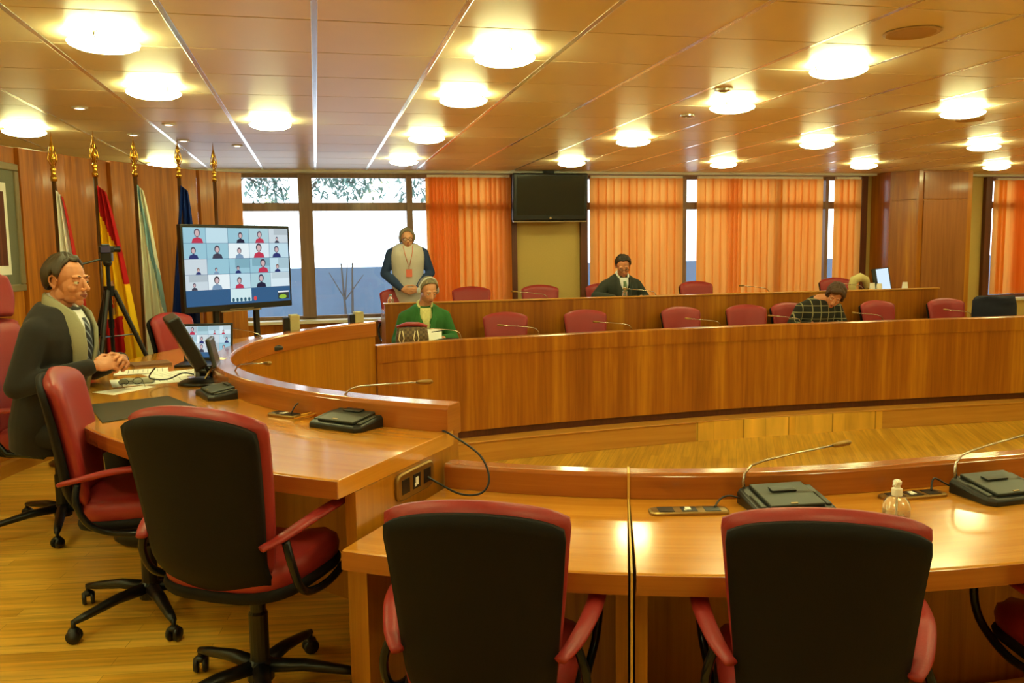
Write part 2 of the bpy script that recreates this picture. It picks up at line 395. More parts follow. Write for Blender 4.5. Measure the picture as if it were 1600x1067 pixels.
# ------------------------------------------------------------------ outside
m = MB(); m.box(-8, 25, 14.5, 14.8, -3, 1.42)
o = struct('wall_outside', m, mat('grey concrete wall', (84, 104, 128), .9, bscale=3, var=.15))  # blue tint of the window glare is mixed into the concrete colour
m = MB(); m.box(-9, 26, YB + .21, 40, -3.2, -3.0); struct('floor_outside', m, mat('pale terrace paving', (200, 200, 196), .8, bscale=2, var=.1))
M_BARK = mat('grey bark', (96, 92, 84), .9); M_LEAF = mat('glare paled leaves', (104, 134, 126), .7, var=.4, bscale=4)  # leaf colour is paled to carry the veiling glare of the windows
def tree(label, x, y, tx_, h, rr, n, seed):
    rnd = random.Random(seed); t = thing('tree', label, 'tree', (tx_, y, -3))
    m = MB(); m.tube([(tx_, y, -3), (tx_ + .02, y, h * .5), (tx_, y, h - .1)], [.05, .045, .035], 8)
    for k in range(7):
        a = rnd.uniform(0, 6.28); m.tube([(tx_, y, h - .2), ((tx_ + x) / 2, y, h + .25), (x + rr * .7 * cos(a), y + rr * .5 * sin(a), h + rnd.uniform(-.1, .4))], [.025, .018, .006], 6)
    obj('trunk', m, M_BARK, t)
    m = MB()
    for k in range(n):
        a = rnd.uniform(0, 6.28); q = rr * rnd.random() ** .5; c = V((x + q * cos(a), y + q * sin(a) * .6, h + rnd.uniform(-.18, .8)))
        d = V((rnd.uniform(-1, 1), rnd.uniform(-1, 1), rnd.uniform(-.9, .1))).normalized(); s2 = d.cross(V((0, 0, 1))).normalized() * .03; L = rnd.uniform(.15, .32)
        m.add([c, c + d * L * .5 + s2, c + d * L, c + d * L * .5 - s2], [(0, 1, 2, 3)])
    f = obj('foliage', m, M_LEAF, t); f['kind'] = 'stuff'
tree('leafy tree crown seen through the upper left pane', -.82, 16.5, -1.62, 2.85, .42, 420, 1)
tree('leafy tree crown filling most of the wide upper pane', .55, 16.8, -.13, 2.95, .85, 900, 2)
tree('leafy tree crown in the narrow upper pane by the blind', 2.1, 17.5, 2.6, 2.95, .5, 300, 3)
m = MB()
for dx in (0, .09): m.tube([(.42 + dx, 14.2, -3), (.45 + dx * 1.2, 14.2, .6), (.40 + dx * 2, 14.2, 1.5)], [.03, .022, .012], 6)
for dx, dz in ((-.25, 1.35), (.3, 1.3), (.05, 1.5)): m.tube([(.45, 14.2, .9), (.45 + dx, 14.15, dz)], [.012, .006], 5)
tag(obj('sapling', m, mat('dark bark', (70, 66, 62), .9)), 'thin bare sapling in front of the grey concrete wall outside', 'young tree')

# ------------------------------------------------------------------ curved wooden wall screen on the left
t = thing('wall_screen', 'tall curved orange wooden panel wall behind the flags', 'panelling', rad(165, 4.25, ZD))
a = 186; segs = 0
while a > 129.5:
    st = 6.4; b = a - st
    m = MB(); off = .03 if segs % 2 else 0
    m.sweep(arc(4.25 + off, a, b + .15, 6), [(0, ZD + .09), (0, 2.45), (-.05, 2.45), (-.05, ZD + .09)])
    obj('panel', m, W_SCR, t, bev=.004); a = b; segs += 1
m = MB(); m.sweep(arc(4.235, 186, 129.4, 40), [(0.02, ZD), (.02, ZD + .09), (-.05, ZD + .09), (-.05, ZD)]); obj('skirting', m, W_LITE, t)
m = MB(); m.sweep(arc(4.62, 129.0, 126.6, 4), [(0, ZD), (0, 2.30), (-.04, 2.30), (-.04, ZD)])
tag(obj('wood_panel', m, W_CAB, bev=.004), 'narrow orange wooden panel between the curved wall and the open window', 'panelling')

# portrait frame on the curved wall
fA, fB = rad(162.0, 4.20), rad(175.6, 4.20); fm = (fA + fB) / 2
fr = Matrix.Translation(fm) @ Matrix.Rotation(atan2(fA.y - fB.y, fA.x - fB.x), 4, 'Z')
X0, X1, Zb, Zt = -.50, .50, 1.44, 2.32
t = thing('picture_frame', 'large grey framed portrait with white mat on the wooden wall', 'picture', fr @ V((0, 0, Zb)))
def fbox(x0, x1, y0, y1, z0, z1): return MB().box(x0, x1, y0, y1, z0, z1, fr)
m = MB()
for a in ((X0, X1, -.02, .02, Zb, Zb + .05), (X0, X1, -.02, .02, Zt - .05, Zt), (X0, X0 + .05, -.02, .02, Zb + .05, Zt - .05), (X1 - .05, X1, -.02, .02, Zb + .05, Zt - .05)): m.box(*a, M=fr)
obj('frame', m, mat('grey gold frame', (140, 128, 98), .45), t, bev=.008)
obj('passepartout', fbox(X0 + .05, X1 - .05, -.005, .01, Zb + .05, Zt - .05), mat('grey green mount', (112, 114, 96), .8), t)
obj('mat_board', fbox(X0 + .16, X1 - .16, -.009, -.004, Zb + .12, Zt - .14), M_WHITE, t)
m = MB(); m.box(X0 + .20, X1 - .20, -.013, -.008, Zb + .18, Zt - .20, fr, (.10, .03, .02))
for k in range(8): m.box(X0 + .21 + k * .072, X0 + .235 + k * .072, -.0135, -.012, Zb + .181, Zt - .201, fr, (.15, .05, .03))
m.box(-.25, .02, -.0145, -.0135, Zb + .181, Zb + .42, fr, (.02, .02, .03)); m.prism([(-.115 + .05 * cos(k * pi / 6), .0 + .065 * sin(k * pi / 6)) for k in range(12)], .0136, .0148, fr @ Matrix.Translation((0, 0, Zb + .50)) @ Matrix.Rotation(R(90), 4, 'X'), (.4, .22, .14))
obj('picture', m, vcol('portrait print', .5), t)

# ------------------------------------------------------------------ desks
def prof_rail(z0, z1, d0, d1): 
    return [(d0, z0), (d0, z1 - .012), (d0 + .012, z1), (d1 - .012, z1), (d1, z1 - .012), (d1, z0)]
A0, A1 = 234.4, 127.2      # clockwise; right-hand normal of travel points to the ring centre, so outward is negative d
t = thing('presidency_desk', 'raised curved wooden presidency desk on the left dais with its round front wall', 'desk', rad(180, 2.9, ZD))
m = MB(); m.sweep(arc(2.5, A0, A1, 60), [(0, ZP + .002), (0, ZR - .02), (-.045, ZR - .02), (-.045, ZP + .002)]); obj('front_panel', m, W_PAN, t)
m = MB(); m.sweep(arc(2.5, A0 + .15, A1 - .15, 64), [(-.1, ZR), (-.1, ZRU - .014), (-.088, ZRU), (.005, ZRU), (.013, ZRU - .014), (.013, ZR - .02), (-.05, ZR - .02), (-.05, ZR)]); obj('upstand', m, W_EDG, t, bev=.003)
m = MB(); m.sweep(arc(2.5, A0 + .1, A1 - .1, 64), [(-.1, ZR - .06), (-.82, ZR - .06), (-.825, ZR - .055), (-.825, ZR - .006), (-.819, ZR), (-.046, ZR), (-.046, ZR - .06)]); obj('desktop', m, W_TOP, t, bev=.002)
m = MB(); m.sweep(arc(2.5, A0 + .1, A1 - .1, 64), [(-.8255, ZR - .059), (-.8295, ZR - .059), (-.8295, ZR - .004), (-.8255, ZR - .004)][::-1]); obj('front_edge', m, W_EDG, t)
for a, s in ((A0, 1), (A1, -1)):
    p0, p1 = rad(a, 2.54), rad(a, 3.24); 
    m = MB(); pth = [(p0.x, p0.y), (p1.x, p1.y)]; zb = ZF if s > 0 else ZF
    m.sweep(pth, [(0, zb), (0, ZR - .06), (.04 * s, ZR - .06), (.04 * s, zb)]); obj('end_panel', m, W_PAN, t)
for a in (200, 160): 
    m = MB(); p0, p1 = rad(a, 2.55), rad(a, 2.95); m.sweep([(p0.x, p0.y), (p1.x, p1.y)], [(-.015, ZD), (-.015, ZR - .06), (.015, ZR - .06), (.015, ZD)])
    obj('support', m, W_PAN, t)

def lowdesk(label, path, ends):
    c = path[len(path) // 2]
    t = thing('council_desk', label, 'desk', (c[0], c[1], ZF))
    m = MB(); m.sweep(path, [(-.0, ZP + .002), (0, ZL - .02), (-.04, ZL - .02), (-.04, ZP + .002)]); obj('front_panel', m, W_PAN, t)
    m = MB(); m.sweep(path, [(-.075, ZL), (-.075, ZLU - .012), (-.065, ZLU), (.0, ZLU), (.01, ZLU - .012), (.01, ZL - .02), (-.045, ZL - .02), (-.045, ZL)]); obj('upstand', m, W_EDG, t, bev=.003)
    m = MB(); m.sweep(path, [(-.075, ZL - .062), (-.775, ZL - .062), (-.78, ZL - .056), (-.78, ZL - .006), (-.774, ZL), (-.041, ZL), (-.041, ZL - .062)]); obj('desktop', m, W_TOP, t, bev=.002)
    m = MB(); m.sweep(path, [(-.7805, ZL - .061), (-.7845, ZL - .061), (-.7845, ZL - .004), (-.7805, ZL - .004)][::-1]); obj('front_edge', m, W_EDG, t)
    for (k, s) in ends:
        p = V(path[k]); q = V(path[k - 1 if k == -1 else k + 1]); d = (p - q).normalized() if k == -1 else (q - p).normalized()
        nn = V((-d.y, d.x)); p0 = p + nn * .04; p1 = p + nn * .70
        m = MB(); m.sweep([tuple(p0), tuple(p1)], [(0, ZF), (0, ZL - .062), (.035 * s, ZL - .062), (.035 * s, ZF)]); obj('side_panel', m, W_PAN, t)
    return t
P1 = arc(2.6, 234.9, 249.85, 14)[::-1]
lowdesk('lower wooden desk section beside the raised desk end, nearest chair pushed in', P1, [(0, 1), (-1, -1)])
P2 = arc(2.6, 249.97, 270, 16) + [(CX + .4 * k, 2.70) for k in range(1, 10)]
P2 = P2[::-1]
d2 = lowdesk('long near wooden desk section at right with the sanitizer bottle on it', P2, [(0, 1), (-1, -1)])
m = MB(); p0 = rad(249.9, 2.59); p1 = rad(249.9, 3.385)
m.sweep([(p0.x, p0.y), (p1.x, p1.y)], [(-.003, ZF), (-.003, ZL + .003), (.003, ZL + .003), (.003, ZF)])
m.sweep([(p0.x, p0.y), tuple(rad(249.9, 2.682))[:2]], [(-.004, ZL), (-.004, ZLU + .003), (.004, ZLU + .003), (.004, ZL)])
tag(obj('joint_strip', m, mat('pale brass strip', (226, 186, 96), .35, metal=.3)), 'thin pale strip in the joint between the two near desk sections', 'trim strip')

# far curved desk (travel left to right, camera side is right-hand normal: depth goes to negative d)
t = thing('council_desk', 'long far wooden desk curving across the room, with a row of chairs behind it', 'desk', (4.5, 8.1, ZF))
m = MB(); m.sweep(FARP, [(0, .03), (0, ZL), (-.04, ZL), (-.04, .03)]); obj('front_panel', m, W_FAR, t)
m = MB(); m.sweep(FARP, [(-.09, ZL), (-.09, ZLU - .01), (-.08, ZLU), (.0, ZLU), (.01, ZLU - .01), (.01, ZL - .06), (0, ZL - .06), (0, ZL)]); obj('upstand', m, W_FAR, t)
m = MB(); m.sweep(FARP, [(-.09, ZL - .05), (-.72, ZL - .05), (-.72, ZL), (-.041, ZL), (-.041, ZL - .05)]); obj('desktop', m, W_TOP, t)
m = MB(); m.sweep(FARP, [(-.05, ZF), (-.05, .03), (-.09, .03), (-.09, ZF)]); obj('plinth', m, W_DRK, t)

t = thing('council_desk', 'rear wooden desk on the higher platform in front of the blinds', 'desk', (4.1, 9.35, ZF))
m = MB(); m.box(.70, 7.56, 9.10, 9.14, ZF, 1.115); obj('front_panel', m, W_FAR, t)
m = MB(); m.box(.685, 7.58, 9.085, 9.19, 1.115, 1.13); m.box(.70, 7.56, 9.14, 9.18, 1.03, 1.115); obj('upstand', m, W_LITE, t, bev=.003)
m = MB(); m.box(.70, 7.56, 9.14, 9.72, .99, 1.03); obj('desktop', m, W_TOP, t)
m = MB(); m.box(.70, .74, 9.14, 9.70, Z2, .99); m.box(7.52, 7.56, 9.14, 9.7, Z2, .99); obj('side_panel', m, W_FAR, t)

# cabinet at the back right
t = thing('corner_cabinet', 'tall wooden cabinet with upper and lower doors between mustard walls', 'cabinet', (8.5, 10.6, ZF))
cp = [(7.93, 10.98), (7.93, 10.56), (8.22, 10.34), (9.04, 10.28), (9.12, 10.40), (9.12, 10.98)]
m = MB(); m.prism(cp, Z2, ZCE - .002); obj('body', m, W_FAR, t)
def door_on(a, b, z0, z1, mt):
    a = V((*a, 0)); b = V((*b, 0)); d = (b - a).normalized(); n = V((d.y, -d.x, 0)); m = MB()
    m.add([a + d * .02 + n * .002 + V((0, 0, z0)), b - d * .02 + n * .002 + V((0, 0, z0)), b - d * .02 + n * .002 + V((0, 0, z1)), a + d * .02 + n * .002 + V((0, 0, z1)),
           a + d * .02 + n * .018 + V((0, 0, z0)), b - d * .02 + n * .018 + V((0, 0, z0)), b - d * .02 + n * .018 + V((0, 0, z1)), a + d * .02 + n * .018 + V((0, 0, z1))],
          [(3, 2, 1, 0), (4, 5, 6, 7), (0, 1, 5, 4), (2, 3, 7, 6), (1, 2, 6, 5), (3, 0, 4, 7)])
    obj('door', m, mt, t, bev=.003)
door_on((7.93, 10.56), (8.22, 10.34), 2.30, 2.67, W_FAR); door_on((7.93, 10.56), (8.22, 10.34), Z2 + .05, 2.28, W_FAR)
door_on((8.27, 10.337), (8.98, 10.285), 2.30, 2.67, W_CAB); door_on((8.27, 10.337), (8.98, 10.285), Z2 + .05, 2.28, W_CAB)

# ------------------------------------------------------------------ ceiling lamps
LAMPC = (.96, 1.0, .44)
M_LAMP = emis('lit lamp glass', LAMPC, 44)
def make_lamp(loc, label):
    t = thing('ceiling_lamp', label, 'ceiling light', loc, 0, 'round ceiling lamps')
    m = MB(); m.lathe([(.0, -.0), (.11, 0), (.115, -.018), (.11, -.03), (0, -.03)], n=28); obj('base_ring', m, mat('white lamp base', (235, 230, 220), .4), t, world=False, smooth=False)
    m = MB(); m.lathe([(.0, -.03), (.12, -.03), (.150, -.034), (.156, -.04), (.150, -.05), (.12, -.064), (.07, -.074), (0.001, -.078)], n=32); obj('glass_bowl', m, M_LAMP, t, world=False, smooth=True)
    for k in range(3):
        a = k * 2.094 + .5; m = MB(); m.tube([(.11 * cos(a), .11 * sin(a), -.012), (.162 * cos(a), .162 * sin(a), -.03), (.155 * cos(a), .155 * sin(a), -.052)], .004, 6)
        obj('clip', m, M_CHR, t, world=False)
    return t
LX = [-.915, .98, 2.90, 4.80, 6.71, 8.66, 10.6]; LY = [4.34, 5.59, 7.50, 9.45]
lampdesc = {(-2.19, 7.45): 'far left round lamp low over the curved wooden wall', (-1.58, 9.95): 'round lamp glowing beyond the flag finials'}
names = {}
rows = {4.34: 'in the nearest row', 5.59: 'in the second row back', 7.50: 'in the third row back', 9.45: 'in the row nearest the blinds'}
lamps = []
vis = {(-.915, 4.34): 'largest round ceiling lamp, top left corner above the framed portrait', (-.915, 5.59): 'round ceiling lamp just behind the largest top left one', (-.3, 6.84): 'round ceiling lamp above the large video call screen',
 (.98, 4.34): 'large round ceiling lamp near the top, left of centre, with visible clip', (.98, 5.59): 'round ceiling lamp second in the middle line, above the standing woman side', (.98, 7.5): 'round ceiling lamp third in the middle line from the top', (.98, 9.45): 'smallest round lamp of the middle line, beside the open window',
 (2.90, 4.34): 'large round ceiling lamp at upper right, beside a ceiling speaker', (2.90, 5.59): 'round ceiling lamp behind the small ceiling detector', (2.90, 7.5): 'round ceiling lamp above the suited man', (2.90, 9.45): 'round ceiling lamp just over the black wall screen',
 (4.80, 5.59): 'round ceiling lamp at right with a flat speaker disc behind it', (4.80, 7.5): 'round ceiling lamp above the short haired woman side, third row', (4.80, 9.45): 'round ceiling lamp near the blind gap right of the suited man',
 (6.71, 7.5): 'round ceiling lamp near the right edge, above the rightmost window side', (6.71, 9.45): 'round ceiling lamp close to the left corner of the wooden cabinet', (8.66, 9.45): 'small round ceiling lamp at the right edge past the cabinet',
 (-2.19, 7.45): 'round ceiling lamp at the left edge above the portrait', (-1.58, 9.95): 'round ceiling lamp glowing between the flag finials'}
for k, ((x, y), lab) in enumerate(vis.items()):
    lamps.append(make_lamp((x, y, ZCE), lab) if k == 0 else dup(lamps[0], (x, y, ZCE), k * .7, lab))
for x in [-2.8] + LX[:6]:  # leftmost column is unseen, added to brighten the left floor
    for y in (.6, 2.5): dup(lamps[0], (x, y, ZCE), 0, 'round ceiling lamp overhead, above the near desks; leftmost pair unseen and added for light')
dup(lamps[0], (-2.85, 4.34, ZCE), 0, 'unseen round ceiling lamp added past the left edge to light the floor')  # extra lamp out of view, added for more light on the left floor
for x, y in ((6.71, 4.34), (4.80, 4.34), (8.66, 5.59), (6.71, 5.59), (8.66, 7.5), (10.6, 9.45), (10.6, 7.5)): dup(lamps[0], (x, y, ZCE), 0, 'round ceiling lamp overhead, past the right edge of the photo')
M_SPOT = emis('lit spot glass', (1, .8, .55), 4)
for x, y, lab in ((-1.54, 6.45, 'tiny ceiling spotlight left of the flags, nearest of five'), (-1.08, 7.17, 'tiny ceiling spotlight above the third flag pole'), (-1.46, 7.81, 'tiny ceiling spotlight over the second and third flag finials'), (-1.11, 8.15, 'tiny ceiling spotlight above the blue flag'), (-.68, 8.47, 'tiny ceiling spotlight farthest back, near the open window')):
    t = thing('ceiling_spotlight', lab, 'spotlight', (x, y, ZCE), 0, 'small ceiling spotlights')
    m = MB(); m.lathe([(0, 0), (.05, 0), (.052, -.008), (.036, -.01), (.034, -.004), (0, -.004)], n=20); obj('trim_ring', m, M_RAIL, t, world=False, smooth=False)
    m = MB(); m.lathe([(0, -.0045), (.033, -.0045), (.02, -.012), (0, -.014)], n=16); obj('bulb', m, M_SPOT, t, world=False)
M_GRL = mat('tan speaker grille', (176, 138, 84), .7)
for x, y, lab, r in ((2.84, 3.66, 'round tan ceiling loudspeaker beside the upper right lamp', .12), (5.31, 6.10, 'round tan ceiling loudspeaker behind the right lamp', .1)):
    m = MB(); m.lathe([(0, 0), (r, 0), (r + .012, -.004), (r, -.010), (r * .9, -.006), (0, -.006)], n=32); o = obj('ceiling_speaker', m, M_GRL); o.location = (x, y, ZCE); tag(o, lab, 'loudspeaker')
for x, y, lab in ((2.84, 6.20, 'small round chrome vent on the ceiling between two lamps'), (2.62, 5.17, 'tiny smoke sensor just before a ceiling lamp')):
    m = MB(); m.lathe([(0, 0), (.06, 0), (.058, -.012), (.03, -.016), (.028, -.006), (0, -.006)], n=24); o = obj('ceiling_vent', m, M_CHR); o.location = (x, y, ZCE); tag(o, lab, 'ceiling vent')

# ------------------------------------------------------------------ office chair
def backgrid(wf, z0, z1, arch, yf, T, nu=18, nv=16, edge=.8, pw=5):
    m = MB(); F = []; B = []
    for j in range(nv + 1):
        v = j / nv
        for i in range(nu + 1):
            u = -1 + 2 * i / nu; w = wf(v); 
            cr = 1 - max(0, (v - .93) / .07) ** 2 * .025
            x = w * u * cr; z = z0 + (z1 - z0) * v + arch * (1 - u * u) * v * v - .012 * (u ** 8) * max(0, v - .8) * 5; y = yf(v) + .05 * u * u
            e = max(abs(u) ** pw, abs(2 * v - 1) ** (pw * 2)); tt = T * (1 - edge * e ** 1.5)
            F.append(V((x, y + tt * .5, z))); B.append(V((x, y - tt * .5, z)))
    n = nu + 1; fs = []
    for j in range(nv):
        for i in range(nu):
            a = j * n + i; fs.append((a, a + 1, a + n + 1, a + n)); o = len(F); fs.append((o + a, o + a + n, o + a + n + 1, o + a + 1))
    o = len(F)
    for i in range(nu):
        fs.append((i, o + i, o + i + 1, i + 1)); a = nv * n + i; fs.append((a, a + 1, o + a + 1, o + a))
    for j in range(nv):
        a = j * n; fs.append((a, a + n, o + a + n, o + a)); a = j * n + nu; fs.append((a, o + a, o + a + n, a + n))
    return m.add(F + B, fs)
def seatgrid(w, d, z, T, n=14):
    m = MB(); rings = []
    for k, (s, dz) in enumerate(((.90, -T / 2), (.98, -T * .35), (1, 0), (.97, T * .35), (.88, T / 2), (.6, T * .56), (.2, T * .5))):
        rg = []
        for i in range(32):
            a = 2 * pi * i / 32; c, q = cos(a), sin(a); e = .55
            x = w * s * abs(c) ** e * (1 if c > 0 else -1); y = d * s * abs(q) ** e * (1 if q > 0 else -1)
            rg.append(V((x, y, z + dz - (.02 if y > d * .8 else 0) + .015 * (x / w) ** 2)))
        rings.append(rg)
    return m.loft(rings)
def starbase(t, r=.33):
    m = MB(); m.lathe([(.0, .07), (.045, .07), (.045, .13), (.032, .14), (.032, .30), (.026, .31), (.026, .44), (0, .44)], n=16); obj('gas_column', m, M_BLKG, t, world=False, smooth=False, bev=0)
    for k in range(5):
        a = 2 * pi * k / 5 + .35; c, s = cos(a), sin(a)
        m = MB(); m.tube([(.02 * c, .02 * s, .115), (r * .45 * c, r * .45 * s, .112), (r * .85 * c, r * .85 * s, .09), (r * c, r * s, .082)], [.030, .026, .020, .014], 10, flat=.8)
        lg = obj('base_leg', m, M_BLKG, t, world=False, smooth=True)
        m = MB(); Mw = Matrix.Translation((r * c, r * s, .029)) @ Matrix.Rotation(a + .8, 4, 'Z') @ Matrix.Rotation(R(90), 4, 'Y')
        for q in (-1, 1): m.lathe([(0, q * .008), (.027, q * .008), (.029, q * .015), (.024, q * .025), (0, q * .026)], n=16, M=Mw)
        m.tube([(r * c, r * s, .045), (r * c, r * s, .09)], .009, 8); m.ell((r * c, r * s, .05), (.022, .022, .014))
        obj('caster', m, M_BLKG, lg, world=False, smooth=True)
def crv(pts, rs, n=4):
    P = [V(p) for p in pts]; out = []; ro = []
    for i in range(len(P) - 1):
        p0, p1, p2, p3 = P[max(i - 1, 0)], P[i], P[i + 1], P[min(i + 2, len(P) - 1)]
        for k in range(n):
            t = k / n; out.append(.5 * ((2 * p1) + (-p0 + p2) * t + (2 * p0 - 5 * p1 + 4 * p2 - p3) * t * t + (-p0 + 3 * p1 - 3 * p2 + p3) * t ** 3)); ro.append(rs[i] + (rs[i + 1] - rs[i]) * t)
    return out + [P[-1]], ro + [rs[-1]]
def make_chair(label, loc, rot, group, lift=0):
    t = thing('office_chair', label, 'chair', loc, rot, group)
    zb = lift
    yf = lambda v: -.235 - .03 * v - .045 * v * v
    obj('backrest', backgrid(lambda v: .195 + .052 * v ** .8, .53 + zb, 1.02 + zb, .04, yf, .075), M_RED, t, world=False, smooth=True)
    obj('back_shell', backgrid(lambda v: .185 + .052 * v ** .8, .43 + zb, 1.0 + zb, .038, lambda v: -.235 - .03 * v - .045 * v * v - .040 + .10 * (max(0, .28 - v) / .28) ** 1.7, .03, edge=.3), M_BLK, t, world=False, smooth=True)
    obj('seat', seatgrid(.245, .235, .50 + zb, .09), M_RED, t, world=False, smooth=True)
    obj('seat_pan', seatgrid(.25, .24, .45 + zb, .05), M_BLK, t, world=False, smooth=True)
    for s in (-1, 1):
        m = MB(); m.tube(*crv([(s * .215, -.27, .635 + zb), (s * .25, -.20, .655 + zb), (s * .285, -.07, .685 + zb), (s * .295, .08, .695 + zb), (s * .28, .17, .69 + zb), (s * .275, .195, .685 + zb)], [.018, .024, .027, .026, .022, .008]), 14, flat=.5)
        ar = obj('armrest', m, M_RED, t, world=False, smooth=True)
        m = MB(); m.tube(*crv([(s * .252, -.20, .645 + zb), (s * .275, -.205, .57 + zb), (s * .275, -.16, .48 + zb), (s * .26, -.06, .435 + zb), (s * .26, .06, .435 + zb), (s * .28, .15, .50 + zb), (s * .29, .17, .60 + zb), (s * .282, .14, .685 + zb)], [.013] * 8), 10)
        obj('arm_loop', m, M_STEEL, ar, world=False, smooth=True)
    m = MB(); m.box(-.09, .09, -.10, .10, .40 + zb, .43 + zb); obj('tilt_mechanism', m, M_BLKG, t, world=False, bev=.01)
    m = MB(); m.box(-.035, .035, -.282, -.277, .475 + zb, .485 + zb)
    starbase(t)
    return t
def face(deg): return -R(deg)         # degrees clockwise from +Y
G1 = 'burgundy chairs on the near side'; G2 = 'burgundy chairs at the far desk'; G3 = 'burgundy chairs at the rear desk'
ch = make_chair('burgundy chair with black back at the raised desk, star base fully in view', (-.235, 2.85, ZD), face(31), G1)
ch2 = dup(ch, (-.73, 3.68, ZD), face(86), 'burgundy chair turned sideways beside the seated man with scarf', G1)
c3 = dup(ch, (.47, 2.31, 0), face(22), 'black backed burgundy chair pushed in beside the brass socket panel', G1)
c4 = dup(ch, (1.29, 2.01, 0), face(25), 'black backed burgundy chair in front of the hand sanitizer bottle', G1)
c5 = dup(ch, (2.25, 1.97, 0), face(10), 'burgundy chair at the bottom right corner, only its arm and seat showing', G1)
c6 = dup(ch, (-.86, 6.74, ZD), face(117), 'burgundy chair behind the dark monitor and laptop on the raised desk', G1)
far = [(1.946, 'burgundy chair at the far desk, first to the right of the green jacket woman'), (2.869, 'burgundy chair at the far desk, in front of the suited man and left of centre'), (4.024, 'burgundy chair at the far desk, third to the right of the green jacket woman'), (4.795, 'burgundy chair at the far desk, left neighbour of the short haired woman'),
       (5.46, 'burgundy chair the short haired woman in plaid sits in'), (6.562, 'burgundy chair at the far desk, first to the right of the woman in plaid'), (7.476, 'burgundy chair at the far desk beside the one with the dark jacket'), (8.22, 'burgundy chair at the far desk covered by a dark blue jacket')]
for k, (x, lab) in enumerate(far): dup(ch, (x, 8.62 + (.12 if k == 4 else 0), ZF), pi + (.12 if k == 4 else (k % 3 - 1) * .08), lab, G2)
dup(ch, (1.05, 8.95, ZF), pi, 'burgundy chair under the woman in the green jacket', G2)
for x, lab in ((1.003, 'burgundy chair at the rear desk in front of the standing woman'), (1.87, 'burgundy chair at the rear desk in front of the half drawn blind'), (2.764, 'burgundy chair at the rear desk under the black hanging screen'),
               (3.62, 'burgundy chair the man in the dark suit sits in'), (4.934, 'burgundy chair at the rear desk by the bright blind gap'), (7.0, 'burgundy chair at the rear desk just behind the short haired woman')):
    dup(ch, (x, 10.16, Z2), pi + random.uniform(-.1, .1), lab, G3)

# high-backed president chair
t = thing('executive_chair', 'high backed burgundy chair with headrest under the man in the scarf', 'chair', (-1.42, 5.01, ZD), face(100), None)
obj('backrest', backgrid(lambda v: .24 + .02 * sin(v * 3), .55, 1.15, .02, lambda v: -.26 - .09 * v, .10), M_RED, t, world=False, smooth=True)
obj('headrest', backgrid(lambda v: .17 + .05 * sin(v * pi), 1.17, 1.40, .03, lambda v: -.35 - .02 * v, .13, edge=.75), M_RED, t, world=False, smooth=True)
obj('back_shell', backgrid(lambda v: .22, .46, 1.12, .02, lambda v: -.31 - .10 * v, .025, edge=.5), M_BLK, t, world=False, smooth=True)
obj('seat', seatgrid(.26, .26, .53, .11), M_RED, t, world=False, smooth=True)
obj('seat_pan', seatgrid(.265, .265, .47, .05), M_BLK, t, world=False, smooth=True)
for s in (-1, 1):
    m = MB(); m.tube([(s * .24, -.28, .70), (s * .29, -.16, .715), (s * .31, 0, .72), (s * .30, .12, .71), (s * .28, .17, .695)], [.02, .028, .03, .028, .014], 12, flat=.5)
    ar = obj('armrest', m, M_RED, t, world=False, smooth=True)
    m = MB(); m.tube([(s * .28, -.19, .70), (s * .30, -.2, .60), (s * .29, -.12, .49), (s * .29, .06, .47), (s * .30, .16, .56), (s * .295, .13, .70)], .014, 10); obj('arm_loop', m, M_STEEL, ar, world=False, smooth=True)
starbase(t, .36)

# ------------------------------------------------------------------ jacket on chair
m = MB()
rings = []
for j in range(9):
    v = j / 8; rg = []
    for i in range(20):
        a = 2 * pi * i / 20; w = (.30 - .05 * v ** 3) * (1 + .03 * sin(5 * a + j)); d = .10 + .02 * sin(3 * a + j * 2)
        rg.append(V((8.21 + w * 1.1 * cos(a), 8.89 + d * 1.1 * sin(a), .55 + .46 * sin(v * pi / 2) + .02 * cos(a * 3) * v)))
    rings.append(rg)
m.loft(rings); tag(obj('jacket', m, mat('dark navy cloth', (24, 26, 44), .9), smooth=True, sm=2), 'dark navy jacket draped over the back of the rightmost far chair', 'jacket')

